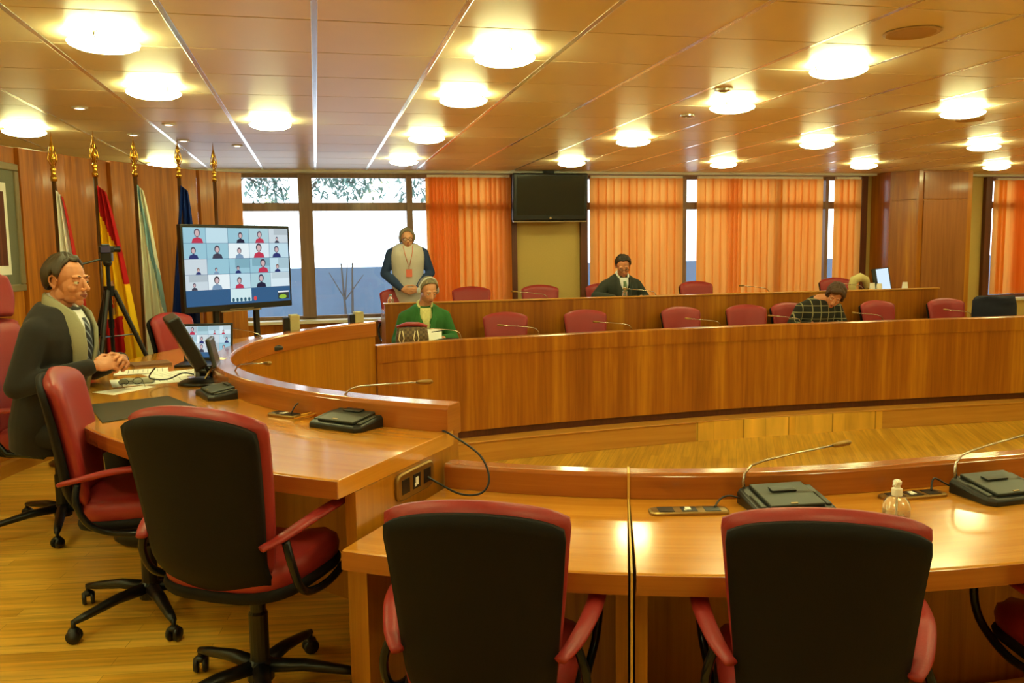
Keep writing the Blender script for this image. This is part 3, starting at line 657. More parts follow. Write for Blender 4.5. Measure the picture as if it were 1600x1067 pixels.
# ------------------------------------------------------------------ microphones
def make_mic(loc, rot, label, group='desk microphones'):
    t = thing('desk_microphone', label, 'microphone', loc, rot, group)
    m = MB()
    pts = [(-.14, -.085), (-.12, -.11), (.12, -.11), (.14, -.085), (.14, .085), (.10, .105), (-.10, .105), (-.14, .085)]
    m.loft([[V((x, y, 0)) for x, y in pts], [V((x, y, .018 + (.02 if y > 0 else 0))) for x, y in pts], [V((x * .94, y * .94, .026 + (.028 if y > 0 else 0))) for x, y in pts]])
    obj('base_unit', m, M_MIC2, t, world=False, bev=.004)
    Mt = Matrix.Translation((0, 0, .040)) @ Matrix.Rotation(R(9), 4, 'X')
    m = MB(); m.box(-.095, .10, -.088, .088, 0, .012, Mt); m.box(-.125, -.105, -.08, .02, -.002, .006, Mt); m.box(.108, .128, -.08, .02, -.002, .006, Mt); obj('top_plate', m, M_MIC, t, world=False, bev=.004)
    m = MB(); m.box(-.045, .045, .01, .045, .013, .018, Mt); obj('speaker_key', m, M_MIC2, t, world=False, bev=.002)
    m = MB(); m.box(-.02, .005, -.080, -.073, .012, .014, Mt); obj('button', m, M_DBRS, t, world=False)
    st = [(-.115, .08, .04), (-.117, .085, .075), (-.108, .09, .105), (-.08, .095, .130), (-.03, .10, .143), (.10, .115, .160), (.25, .13, .176)]
    m = MB(); m.tube(st, [.008, .006, .0045, .004, .004, .0035, .0035], 8); g = obj('gooseneck', m, M_CHR, t, world=False, smooth=True)
    m = MB(); m.tube([(.245, .13, .1755), (.262, .132, .177), (.285, .134, .179), (.31, .137, .182), (.318, .138, .183)], [.006, .009, .010, .010, .006], 10); obj('microphone_head', m, M_DBRS, g, world=False, smooth=True)
    return t
def inward(x, y): return atan2(CY - y, CX - x) - pi / 2
mc = make_mic((-.47, 4.36, ZR), inward(-.47, 4.36), 'dark microphone console on the raised desk beside the black desk pad')
dup(mc, (.11, 3.44, ZR), inward(.11, 3.44), 'dark microphone console near the end of the raised desk with a looping cable')
dup(mc, (1.54, 2.545, ZL), R(-4), 'dark microphone console on the near desk left of the sanitizer bottle')
dup(mc, (2.34, 2.47, ZL), R(2), 'dark microphone console at the right edge of the near desk')
dup(mc, (-.60, 5.12, ZR), R(100), 'desk microphone whose long stem points at the man with the scarf')
dup(mc, (-.42, 6.35, ZR), R(140), 'desk microphone on the far side of the raised desk near the beige box')
for x, lab in ((1.20, 'thin stem microphone on the far desk at the papers of the woman in green'), (1.97, 'thin stem microphone on the far desk, first right of the woman in green'), (2.93, 'thin stem microphone on the far desk below the rear desk tablet'),
               (3.90, 'thin stem microphone on the far desk, in front of the third empty chair'), (4.82, 'thin stem microphone on the far desk, left of the woman in plaid'), (5.80, 'thin stem microphone right in front of the woman in plaid'), (6.92, 'thin stem microphone on the far desk near the dark jacket')):
    dup(mc, (x, 8.02, ZL), pi + R(4), lab, 'thin microphones on the far desk')
for x, lab in ((2.45, 'thin stem microphone on the rear desk before the mustard wall'), (3.78, 'thin stem microphone on the rear desk in front of the suited man'), (5.25, 'thin stem microphone on the rear desk, between blind gap and plaid woman'), (6.55, 'thin stem microphone on the rear desk just behind the woman in plaid')):
    dup(mc, (x, 9.42, 1.03), pi + R(0), lab, 'thin microphones on the rear desk')

# cables
def cable(label, pts, r=.0035):
    m = MB(); P = [V(p) for p in pts]; out = []
    for i in range(len(P) - 1):
        p0, p1, p2, p3 = P[max(i - 1, 0)], P[i], P[i + 1], P[min(i + 2, len(P) - 1)]
        for k in range(6):
            t = k / 6; out.append(.5 * ((2 * p1) + (-p0 + p2) * t + (2 * p0 - 5 * p1 + 4 * p2 - p3) * t * t + (-p0 + 3 * p1 - 3 * p2 + p3) * t ** 3))
    out.append(P[-1]); m.tube(out, r, 8); tag(obj('cable', m, M_BLKG, smooth=True), label, 'cable')
# ------------------------------------------------------------------ sockets
def socket(label, M, L=.30, W=.085, cat='power socket'):
    t = thing('socket_plate', label, cat, M @ V((0, 0, 0)))
    m = MB()
    pts = [(L / 2 * abs(cos(a)) ** .25 * (1 if cos(a) > 0 else -1), W / 2 * abs(sin(a)) ** .4 * (1 if sin(a) > 0 else -1)) for a in [2 * pi * k / 32 for k in range(32)]]
    m.loft([[M @ V((x, y, 0)) for x, y in pts], [M @ V((x, y, .008)) for x, y in pts], [M @ V((x * .95, y * .88, .012)) for x, y in pts]]); obj('cover_plate', m, M_DBRS, t)
    for k in (-1, 0, 1):
        m = MB(); m.box(k * L * .29 - .026, k * L * .29 + .026, -.026, .026, .011, .0135, M); s = obj('socket', m, M_BLKG, t)
        if k == 0:
            m = MB(); m.box(-.012, .006, -.014, .014, .0136, .016, M); m.box(-.018, -.01, -.018, -.006, .0136, .016, M); obj('white_connector', m, M_WHITE, s)
    return t
pm = rad(234.4, 2.865, .862); ud = (rad(234.4, 2.5) - rad(234.4, 3.3)).normalized(); nd = V((ud.y, -ud.x, 0))
Ms = Matrix((ud, V((0, 0, 1)), nd)).transposed().to_4x4(); Ms.translation = pm + nd * .0005
socket('brass triple socket plate on the end panel of the raised desk', Ms, .27, .10)
def flat_socket(label, x, y, z, rot, L=.27): socket(label, Matrix.Translation((x, y, z)) @ Matrix.Rotation(rot, 4, 'Z'), L, .075)
flat_socket('brass socket plate in the near desk left of the microphone console', 1.20, 2.585, ZL, R(-12))
flat_socket('brass socket plate in the near desk right of the sanitizer bottle', 2.04, 2.54, ZL, 0, .25)
flat_socket('small socket plate in the raised desk beside the gold plugs', -.155, 3.72, ZR, R(-45), .16)
m = MB()
m.tube([(-.115, 3.60, ZR + .012), (-.06, 3.63, ZR + .014), (-.02, 3.66, ZR + .016)], [.004, .007, .009], 8); m.tube([(-.09, 3.66, ZR + .012), (-.03, 3.68, ZR + .02)], .006, 8); m.box(-.05, -.01, 3.66, 3.70, ZR + .001, ZR + .02)
tag(obj('cable_plug', m, M_GOLD, smooth=False), 'gold coloured audio plugs beside the second microphone console', 'plug')
cable('black cable looping from the raised desk down to the brass wall socket', [(.20, 3.46, ZR + .01), (.30, 3.38, ZR + .012), (.44, 3.22, ZR + .008), (.50, 3.10, ZR - .01), (.56, 2.98, .93), (.58, 2.93, .86), (.55, 2.92, .81), (.48, 2.96, .80), (.41, 3.01, .83), (.366, 3.032, .856)], .004)
cable('short black cable from near desk socket to the microphone console', [(1.29, 2.575, ZL + .014), (1.33, 2.61, ZL + .03), (1.37, 2.62, ZL + .035), (1.42, 2.61, ZL + .02)], .0035)
cable('short black cable between right near socket and the edge console', [(2.12, 2.545, ZL + .014), (2.15, 2.57, ZL + .05), (2.19, 2.55, ZL + .03), (2.22, 2.53, ZL + .015)], .0035)
cable('thin black cable in loops beside the second microphone console', [(-.13, 3.69, ZR + .014), (-.10, 3.74, ZR + .05), (-.04, 3.70, ZR + .055), (.0, 3.66, ZR + .02), (.01, 3.60, ZR + .02)], .003)

# ------------------------------------------------------------------ things on the raised desk
def sheet(name, label, cat, pts, z, m_, th=.001, group=None):
    m = MB(); m.prism(pts, z, z + th); return tag(obj(name, m, m_), label, cat, group)
sheet('desk_pad', 'flat black desk pad lying on the raised desk', 'desk pad', [(-.90, 3.79), (-.56, 4.06), (-.74, 4.42), (-1.07, 4.27)], ZR, mat('black green leatherette', (42, 44, 32), .4), .004)
sheet('paper_sheet', 'white sheet of paper nearest the desk pad', 'paper', [(-1.02, 4.55), (-.86, 4.77), (-.93, 4.84), (-1.15, 4.68)], ZR, M_WHITE, .001, 'papers before the man with scarf')
def printed(label, c, rot, w, h, dz):
    t = thing('document', label, 'paper', (c[0], c[1], ZR), rot, 'papers before the man with scarf')
    m = MB(); m.box(-w / 2, w / 2, -h / 2, h / 2, dz, dz + .001); obj('sheet', m, M_WHITE, t, world=False)
    m = MB()
    for k in range(9): m.box(-w * .4, w * random.uniform(.1, .4), h * (.38 - .09 * k), h * (.38 - .09 * k) + .003, dz + .0011, dz + .0013)
    obj('printed_lines', m, mat('printed grey', (110, 110, 112), .7), t, world=False)
printed('white printed page in the middle of the papers on the raised desk', (-.93, 5.02), R(-75), .30, .40, .0)
printed('white printed page under the dark monitor on the raised desk', (-.80, 5.25), R(-60), .28, .36, .0012)
printed('white page farthest back before the seated man with scarf', (-1.05, 5.42), R(-80), .22, .30, .0024)
# eyeglasses on the paper
t = thing('eyeglasses', 'folded thin framed eyeglasses lying on the papers', 'glasses', (-1.00, 4.86, ZR + .004), R(20))
m = MB()
for s in (-1, 1): m.tube([(s * .035 + .024 * cos(a), .0, .018 + .017 * sin(a)) for a in [2 * pi * k / 16 for k in range(17)]], .0016, 6)
m.tube([(-.011, 0, .02), (.011, 0, .02)], .0016, 6); obj('rims', m, M_STEEL, t, world=False)
for s in (-1, 1):
    m = MB(); m.tube([(s * .06, 0, .022), (s * .055, -.06, .012), (s * .05, -.13, .004)], .0015, 6); obj('temple', m, M_STEEL, t, world=False)
m = MB(); m.box(-.09, .09, -.025, .025, 0, .025); o = obj('glasses_case', m, mat('grey case', (170, 168, 150), .5), bev=.008); o.location = (-.98, 4.93, ZR + .0035); o.rotation_euler = (0, 0, R(-10)); tag(o, 'slim pale grey case lying on the papers', 'case')

# dark touch monitor seen from the side
t = thing('touch_monitor', 'black touch monitor on an arm stand, seen edge on', 'monitor', (-.70, 4.80, ZR), R(103))
Mm = Matrix.Translation((0, .02, .23)) @ Matrix.Rotation(R(-26), 4, 'X')
m = MB(); m.box(-.18, .18, -.050, .018, -.150, .150, Mm); obj('housing', m, M_BLKG, t, world=False, bev=.012, seg=3)
m = MB(); m.box(-.16, .16, .0185, .0195, -.125, .125, Mm); obj('screen', m, mat('dark glossy screen', (12, 13, 16), .12), t, world=False)
m = MB(); m.tube([(0, -.14, .015), (0, -.10, .08), (0, -.03, .20)], [.022, .018, .016], 10, flat=.6); obj('stand_arm', m, M_STEEL, t, world=False, smooth=True)
m = MB(); m.lathe([(0, 0), (.12, 0), (.125, .008), (.10, .022), (.03, .035), (0, .036)], c=(0, -.07, 0), n=24); obj('stand_base', m, M_BLKG, t, world=False, smooth=True)
cable('black monitor cable curling over the papers', [(-.86, 4.80, 1.08), (-.90, 4.84, 1.02), (-.82, 4.90, 1.0), (-.74, 4.90, 1.03), (-.68, 4.90, 1.02)], .004)
# small back-facing monitor with metal easel
t = thing('small_monitor', 'small dark monitor with silver stand, right of the touch monitor', 'monitor', (-.56, 4.78, ZR), R(90))
Mm = Matrix.Translation((0, 0, .17)) @ Matrix.Rotation(R(-12), 4, 'X')
m = MB(); m.box(-.10, .10, -.012, .012, -.075, .085, Mm); obj('housing', m, mat('dark grey plastic', (52, 56, 58), .35), t, world=False, bev=.012, seg=3)
m = MB(); m.tube([(.0, -.03, .10), (.05, -.11, .005)], .008, 6); m.tube([(.0, -.03, .10), (-.05, -.11, .005)], .008, 6); m.tube([(0, .0, .11), (0, .06, .005)], .008, 6); obj('stand', m, M_CHR, t, world=False)
m = MB(); m.box(-.08, .08, -.12, .08, 0, .012); obj('base', m, M_BLKG, t, world=False, bev=.004)
# laptop
vt = vcol('bright display', emit=1.0)
def lc(c): return lin(c)
def video_tiles(m, M, W, H, seed, cols=5, rows=4, bar=.2, z=0, full=True):
    rnd = random.Random(seed)
    def rc(x0, x1, y0, y1, c, dz=0):
        m.add([M @ V((x0, -dz, y0)), M @ V((x1, -dz, y0)), M @ V((x1, -dz, y1)), M @ V((x0, -dz, y1))], [(0, 1, 2, 3)], None, lc(c))
    def el(cx, cy, rx, ry, c, dz, n=14):
        m.add([M @ V((cx + rx * cos(2 * pi * k / n), -dz, cy + ry * sin(2 * pi * k / n))) for k in range(n)], [tuple(range(n))], None, lc(c))
    rc(-W / 2, W / 2, -H / 2, H / 2, (50, 92, 134))
    cw = W / cols; chh = H * (1 - bar) / rows
    bgs = [(214, 232, 240), (190, 220, 232), (228, 240, 244), (150, 196, 212), (200, 214, 222), (170, 206, 216)]
    hs = [(60, 50, 70), (50, 40, 50), (110, 70, 50), (40, 44, 80), (90, 80, 100)]; sh = [(40, 50, 110), (190, 50, 80), (60, 60, 80), (120, 150, 180), (30, 30, 60)]
    for r in range(rows):
        for c in range(cols):
            x0 = -W / 2 + c * cw; y1 = H / 2 - r * chh; bg = rnd.choice(bgs)
            rc(x0, x0 + cw * .985, y1 - chh * .975, y1, bg, .0004)
            if rnd.random() < .5: rc(x0 + cw * rnd.uniform(.0, .5), x0 + cw * .98, y1 - chh * rnd.uniform(.4, .9), y1 - .002, tuple(max(0, q - 25) for q in bg), .0007)
            empty = (r == 0 and c == 1) or (r == 3 and c == 4)
            if empty: continue
            cx = x0 + cw * rnd.uniform(.35, .65); s = rnd.uniform(.8, 1.15) * (.55 if rnd.random() < .25 else 1); hc = rnd.choice(hs); sc = rnd.choice(sh); by = y1 - chh * .97
            top = by + chh * .6 * s
            el(cx, top, cw * .125 * s, chh * .25 * s, hc, .001)
            el(cx, top - chh * .03, cw * .085 * s, chh * .18 * s, (206, 176, 178), .0013)
            q = [(cx - cw * .24 * s, by), (cx + cw * .24 * s, by), (cx + cw * .19 * s, by + chh * .24 * s), (cx, by + chh * .36 * s), (cx - cw * .19 * s, by + chh * .24 * s)]
            m.add([M @ V((a, -.0016, b)) for a, b in q], [tuple(range(5))], None, lc(sc))
    if full:
        yb = -H / 2; rc(-cw * .5, cw * .5, yb + H * .03, yb + H * bar, (206, 232, 236), .0006)
        for k in range(5): el(-cw * .38 + k * cw * .19, yb + H * .055, cw * .06, cw * .08, (40, 90, 110), .001)
        el(cw * .68, yb + H * .06, cw * .075, cw * .09, (220, 70, 70), .001)
        rc(cw * 1.85, cw * 2.42, yb + H * .03, yb + H * .13, (50, 60, 60), .001); el(cw * 2.1, yb + H * .06, cw * .2, H * .03, (150, 190, 60), .0014); rc(cw * 1.85, cw * 2.42, yb + H * .12, yb + H * .14, (230, 236, 240), .0012)
t = thing('laptop', 'open black laptop showing a blue video call on the raised desk', 'laptop', (-.72, 5.62, ZR), R(-8))
m = MB(); m.box(-.15, .15, -.11, .11, 0, .018); obj('keyboard_base', m, M_BLKG, t, world=False, bev=.004)
Ml = Matrix.Translation((0, .11, .018)) @ Matrix.Rotation(R(-12), 4, 'X') @ Matrix.Translation((0, 0, .115))
m = MB(); m.box(-.155, .155, 0, .01, -.115, .125, Ml); lid = obj('lid', m, M_BLKG, t, world=False, bev=.004)
m = MB(); video_tiles(m, Ml @ Matrix.Translation((0, -.001, .005)), .285, .205, 5, 4, 3, .16, full=False); obj('display', m, vt, lid, world=False)
sheet('notebook', 'flat brown notebook behind the papers on the raised desk', 'notebook', [(-1.13, 5.62), (-.92, 5.70), (-.98, 5.88), (-1.20, 5.80)], ZR, mat('brown cover', (120, 84, 52), .6), .015)

# two small beige and black boxes on the far part of the raised desk
for a_, r_, h_, lab in ((145.5, 2.66, .20, 'beige and black upright box standing at the left of the raised desk back'), (128.9, 2.66, .17, 'small beige and black upright box near the far end of the raised desk')):
    p = rad(a_, r_, ZR); t = thing('desktop_speaker', lab, 'box', p, R(10), 'upright beige boxes on the raised desk')
    m = MB(); m.box(-.01, .065, -.05, .05, 0, h_ + .02); obj('housing', m, mat('beige plastic', (176, 166, 120), .6), t, world=False, bev=.006)
    m = MB(); m.box(-.055, -.0105, -.048, .048, 0, h_); obj('black_front', m, M_BLKG, t, world=False, bev=.006)
# small paper scrap on the upstand
sheet('paper_note', 'small white note on the rim of the raised desk', 'paper', [(-.585, 5.02), (-.53, 4.99), (-.515, 5.06), (-.57, 5.10)], ZRU, M_WHITE)

# ------------------------------------------------------------------ big video screen on its stand
pL, pR = V((-1.02, 7.03, 0)), V((-.22, 7.74, 0)); ctr = (pL + pR) / 2; W = (pR - pL).length; ang = atan2(pR.y - pL.y, pR.x - pL.x)
t = thing('television', 'large screen on a stand showing a video call with many people', 'television', (ctr.x, ctr.y, ZD), ang)
zc = 1.565 - ZD; Hh = .70
m = MB(); m.box(-W / 2, W / 2, 0, .05, zc - Hh / 2, zc + Hh / 2); obj('housing', m, M_BLKG, t, world=False, bev=.006)
m = MB(); video_tiles(m, Matrix.Translation((0, -.002, zc + .012)), W - .04, Hh - .075, 11); obj('display', m, vt, t, world=False)
m = MB(); m.box(-.12, .12, -.004, .0, zc - Hh / 2 + .006, zc - Hh / 2 + .012); m.box(-.2, .2, .0, .03, zc - Hh / 2 - .012, zc - Hh / 2); obj('lower_trim', m, M_CHR, t, world=False)
for s in (-1, 1):
    m = MB(); m.box(s * .2 - .022, s * .2 + .022, .055, .09, .04, zc + .2); obj('stand_post', m, M_BLKG, t, world=False, bev=.004)
m = MB(); m.box(-.42, .42, .02, .08, .02, .06); m.box(-.35, -.28, -.22, .32, 0.0, .035); m.box(.28, .35, -.22, .32, 0.0, .035); obj('stand_base', m, M_BLKG, t, world=False, bev=.006)

# hanging television
t = thing('television', 'black switched off screen hanging from the ceiling before the mustard wall', 'television', (2.99, 10.70, 2.04))
Mt = Matrix.Translation((2.99, 10.70, 2.37)) @ Matrix.Rotation(R(5), 4, 'X')
m = MB(); m.box(-.50, .50, -.04, .05, -.325, .285, Mt); obj('housing', m, M_BLKG, t, bev=.02, seg=3)
m = MB(); m.box(-.455, .455, -.0425, -.0405, -.25, .25, Mt); obj('display', m, mat('dark screen glass', (16, 24, 30), .12, spec=.8), t)
m = MB(); m.box(-.49, .49, -.042, .03, -.34, -.326, Mt); m.lathe([(0, -.002), (.016, -.002), (.016, 0), (0, 0)], M=Mt @ Matrix.Translation((0, -.042, -.288)) @ Matrix.Rotation(R(90), 4, 'X'), n=16); obj('silver_lower_edge', m, M_CHR, t)
m = MB(); m.box(2.92, 3.06, 10.74, 10.80, 2.60, ZCE - .001); m.box(2.6, 3.4, 10.745, 10.80, 2.56, 2.60); obj('bracket', m, M_STEEL, t)

# ------------------------------------------------------------------ flags
def flag(label, x, y, top, width, cfun, flagname, zb=.5, pole_only=False, lean=.0):
    t = thing('flag', label, 'flag', (x, y, ZD), 0, 'flags on poles')
    m = MB(); m.tube([(x, y, ZD + .02), (x, y, top - .32)], .016, 10); obj('pole', m, M_POLE, t, smooth=True)
    m = MB(); m.lathe([(0, 0), (.16, 0), (.165, .015), (.12, .035), (.03, .05), (.025, .10), (0, .10)], c=(x, y, ZD + .0), n=24); obj('stand', m, M_POLE, t, smooth=True)
    m = MB(); z = top - .34; m.lathe([(0, 0), (.022, 0), (.024, .03), (.016, .04), (.016, .07), (.022, .085), (.012, .10), (.010, .12), (.020, .15), (.022, .17), (.009, .20), (.015, .23), (.014, .25), (.006, .28), (.004, .31), (0.001, .345)], c=(x, y, z), n=12)
    for k in range(4):
        a = k * pi / 2 + .4; m.tube([(x + .012 * cos(a), y + .012 * sin(a), z + .11), (x + .030 * cos(a), y + .030 * sin(a), z + .15), (x + .022 * cos(a), y + .022 * sin(a), z + .20), (x + .012 * cos(a), y + .012 * sin(a), z + .24)], .004, 6)
    obj('finial', m, M_GOLD, t, smooth=True)
    if not pole_only:
        m = MB(); NU, NV = 48, 60; P = []
        for j in range(NV + 1):
            v = j / NV; z = (top - .40) - v * (top - .40 - zb)
            wd = width * (.14 + .86 * min(1, v * 1.0 + .02) ** .75)
            for i in range(NU + 1):
                u = i / NU; ph = u * 5.2 * pi
                P.append(V((x + .012 + wd * u + lean * v, y - .02 - .045 * sin(ph + .5 * v) * (.35 + .65 * v) - .06 * u * v, z - .05 * u * (1 - v) - .03 * sin(u * 9) * v)))
        n = NU + 1
        for j in range(NV):
            for i in range(NU):
                a = j * n + i; m.add([P[a], P[a + 1], P[a + n + 1], P[a + n]], [(3, 2, 1, 0)], None, lc(cfun((i + .5) / NU, (j + .5) / NV)))
        # merge verts for smooth shading
        import bmesh
        o = obj(flagname, m, vcol(flagname + ' fabric', .8), t)
        bm = bmesh.new(); bm.from_mesh(o.data); bmesh.ops.remove_doubles(bm, verts=bm.verts, dist=1e-5); bm.to_mesh(o.data); bm.free(); o.data.shade_smooth()
    return t
def f_vigo(u, v): return (176, 36, 30) if u > .66 + .1 * sin(v * 3) else (244, 240, 232)
def f_spain(u, v):
    red, yel = (176, 20, 24), (236, 184, 22)
    if v < .10 + .22 * u: return red
    if u > .68 + .2 * v and v < .42: return red
    if v > .58 and u < .56 - .3 * (v - .58): return red
    if .41 < v < .45 and .12 < u < .42: return (206, 120, 100) if (int(u * 30) + int(v * 60)) % 2 else (236, 220, 200)
    if .46 < v < .54 and .1 < u < .55: return red if int((u * 1.2 + v * 2) * 22) % 2 else (238, 200, 70)
    if .54 < v < .575 and .12 < u < .4: return (150, 110, 70) if int(u * 30) % 2 else (230, 190, 60)
    return yel
def f_gal(u, v): return (150, 192, 206) if abs(u - (.22 + v * 1.5)) < .17 and v < .6 else (238, 236, 216)
def f_eu(u, v):
    for (a, b) in ((.80, .52), (.86, .56), (.76, .57)):
        if (u - a) ** 2 + ((v - b) * 2.2) ** 2 < .0012: return (232, 190, 60)
    return (18, 44, 118) if int(u * 40) % 7 else (22, 52, 130)
flag('white and red flag on a pole, leftmost of the flags', -1.78, 6.62, 2.545, .23, f_vigo, 'flag_cloth')
flag('red and yellow striped flag with coat of arms behind the tripod', -1.60, 7.02, 2.61, .31, f_spain, 'flag_cloth')
flag('white flag with pale blue diagonal band, third pole', -1.40, 7.45, 2.65, .24, f_gal, 'flag_cloth')
flag('dark blue flag partly behind the large video screen', -1.115, 7.79, 2.67, .30, f_eu, 'flag_cloth', lean=-.20)
flag('bare brass tipped flag pole rising behind the large video screen', -.86, 8.10, 2.665, .2, f_eu, 'flag_cloth', pole_only=True)

# ------------------------------------------------------------------ tripod with camera
tx, ty = -1.40, 6.32
t = thing('camera_tripod', 'black camera tripod standing before the red and yellow flag', 'tripod', (tx, ty, ZD))
m = MB(); m.tube([(tx, ty, .85), (tx, ty, 1.66)], .014, 10); m.tube([(tx, ty, 1.40), (tx, ty, 1.47)], .035, 12); m.tube([(tx, ty, 1.18), (tx, ty, 1.24)], .02, 10); obj('centre_column', m, M_STEEL, t, smooth=False)
for a in (20, 140, 260):
    c, s = cos(R(a)), sin(R(a)); m = MB(); m.tube([(tx + .03 * c, ty + .03 * s, 1.44), (tx + .22 * c, ty + .22 * s, .95)], [.018, .016], 8); m.tube([(tx + .22 * c, ty + .22 * s, .95), (tx + .43 * c, ty + .43 * s, ZD + .005)], [.012, .010], 8)
    lg = obj('leg', m, M_BLKG, t); m = MB(); m.tube([(tx, ty, 1.12), (tx + .17 * c, ty + .17 * s, 1.13)], .005, 6); obj('brace', m, M_STEEL, lg) if False else obj('brace', m, M_STEEL, t)
m = MB(); m.box(tx - .035, tx + .035, ty - .03, ty + .03, 1.64, 1.70); m.ell((tx, ty, 1.63), (.03, .03, .03)); obj('pan_head', m, M_BLKG, t, bev=.005)
m = MB(); m.tube([(tx - .02, ty, 1.66), (tx - .14, ty - .08, 1.625), (tx - .2, ty - .12, 1.62)], [.007, .007, .011], 8); obj('pan_handle', m, M_BLKG, t)
t = thing('video_camera', 'small dark camera mounted on top of the black tripod', 'camera', (tx, ty, 1.70), R(-70))
m = MB(); m.box(-.028, .028, -.05, .045, 0, .045); m.box(-.018, .018, -.035, .02, .045, .06); obj('body', m, M_BLKG, t, world=False, bev=.008)
m = MB(); m.lathe([(0, 0), (.019, 0), (.022, .035), (.019, .042), (0, .038)], M=Matrix.Translation((0, .045, .022)) @ Matrix.Rotation(R(-90), 4, 'X'), n=18); obj('lens', m, M_STEEL, t, world=False)
m = MB(); m.box(.029, .035, -.04, .02, .0, .045); obj('flip_screen', m, mat('violet grey glass', (60, 52, 92), .3), t, world=False)

# ------------------------------------------------------------------ sanitizer bottle
t = thing('sanitizer_bottle', 'clear pump bottle of hand sanitizer with white pump on the near desk', 'bottle', (1.835, 2.36, ZL))
gl = base('clear plastic'); gl[2].inputs['Transmission Weight'].default_value = .9; gl[2].inputs['Base Color'].default_value = (.95, .95, .92, 1); gl[2].inputs['Roughness'].default_value = .05; gl[2].inputs['IOR'].default_value = 1.4
m = MB(); m.lathe([(0, 0), (.038, 0), (.043, .006), (.043, .035), (.040, .052), (.028, .066), (.015, .073), (.015, .077), (0, .077)], n=28); obj('bottle_body', m, gl[0], t, world=False, smooth=True)
m = MB(); m.lathe([(0, .074), (.017, .074), (.017, .096), (.010, .10), (.009, .112), (0, .112)], n=18); obj('collar', m, M_WHITE, t, world=False, smooth=False)
m = MB(); m.lathe([(0, .110), (.013, .110), (.014, .120), (.008, .126), (0, .126)], n=16); m.tube([(0, 0, .119), (-.018, -.013, .119), (-.03, -.022, .113)], [.007, .006, .004], 8); obj('pump_head', m, M_WHITE, t, world=False)
m = MB(); m.tube([(0, 0, .008), (0, 0, .078)], .003, 6); obj('dip_tube', m, M_WHITE, t, world=False)

# handbag on far desk
t = thing('handbag', 'brown patterned handbag with red top and white handles on the far desk', 'handbag', (.84, 7.78, ZL), R(-8))
def checker():
    m, nt, b, N, L = base('brown patterned leather'); tc = N.new('ShaderNodeTexCoord'); c = N.new('ShaderNodeTexChecker'); c.inputs['Scale'].default_value = 42; c.inputs[1].default_value = (*lin((78, 58, 34)), 1); c.inputs[2].default_value = (*lin((110, 88, 54)), 1)
    L.new(tc.outputs['Object'], c.inputs[0]); L.new(c.outputs[0], b.inputs['Base Color']); b.inputs['Roughness'].default_value = .5; return m
m = MB(); rr = []
for z, sx, sy in ((0, .14, .06), (.02, .155, .07), (.12, .15, .065), (.20, .135, .045)):
    rr.append([V((sx * abs(cos(a)) ** .4 * (1 if cos(a) > 0 else -1), sy * abs(sin(a)) ** .6 * (1 if sin(a) > 0 else -1), z)) for a in [2 * pi * k / 28 for k in range(28)]])
m.loft(rr); obj('bag_body', m, checker(), t, world=False, smooth=False)
m = MB(); m.tube([(-.14, 0, .20), (-.05, 0, .225), (.06, 0, .222), (.14, 0, .20)], [.03, .045, .045, .03], 12, flat=.5); obj('red_top', m, mat('dark red leather', (140, 30, 26), .5), t, world=False, smooth=True)
for x in (-.085, .05):
    m = MB(); m.tube([(x - .02, -.07, .17), (x - .035, -.08, .10), (x - .01, -.08, .03), (x + .012, -.078, .10), (x, -.07, .17)], .005, 8); obj('handle', m, mat('cream strap', (216, 200, 160), .5), t, world=False, smooth=True)

# objects on the rear desk
t = thing('water_bottle', 'clear water bottle on the rear desk before the suited man', 'bottle', (3.49, 9.30, 1.03))
m = MB(); m.lathe([(0, 0), (.03, 0), (.032, .01), (.029, .05), (.032, .09), (.030, .13), (.012, .16), (.011, .18), (0, .18)], n=18); obj('bottle_body', m, gl[0], t, world=False, smooth=True)
m = MB(); m.lathe([(0, .178), (.014, .178), (.014, .198), (0, .198)], n=14); obj('bottle_cap', m, M_WHITE, t, world=False)
t = thing('water_bottle', 'clear bottle at the left end of the rear desk', 'bottle', (.78, 9.32, 1.03))
m = MB(); m.lathe([(0, 0), (.035, 0), (.036, .01), (.036, .12), (.02, .15), (.012, .17), (0, .17)], n=16); obj('bottle_body', m, gl[0], t, world=False, smooth=True)
m = MB(); m.lathe([(0, .17), (.015, .17), (.015, .185), (0, .185)], n=14); obj('bottle_cap', m, mat('pale blue cap', (170, 210, 230), .5), t, world=False)
t = thing('tablet', 'black tablet lying tilted before the suited man', 'tablet', (3.95, 9.36, 1.03))
m = MB(); m.box(-.17, .17, -.005, .005, 0, .13, Matrix.Translation((3.95, 9.42, 1.033)) @ Matrix.Rotation(R(-55), 4, 'X')); obj('case', m, M_BLKG, t, bev=.003)
t = thing('monitor', 'monitor with bright white screen at the right end of the rear desk', 'monitor', (7.02, 9.45, 1.03), R(-12))
Mq = Matrix.Translation((0, 0, .19)) @ Matrix.Rotation(R(-10), 4, 'X') @ Matrix.Rotation(R(-6), 4, 'Y')
m = MB(); m.box(-.11, .11, 0, .03, -.17, .16, Mq); obj('housing', m, M_BLKG, t, world=False, bev=.005)
m = MB(); m.box(-.06, .095, -.002, 0, -.16, .15, Mq); obj('display', m, emis('pale lit display', (.72, .88, 1), 1.0), t, world=False)
m = MB(); m.box(-.09, .09, -.05, .09, 0, .02); obj('base', m, M_BLKG, t, world=False, bev=.004)
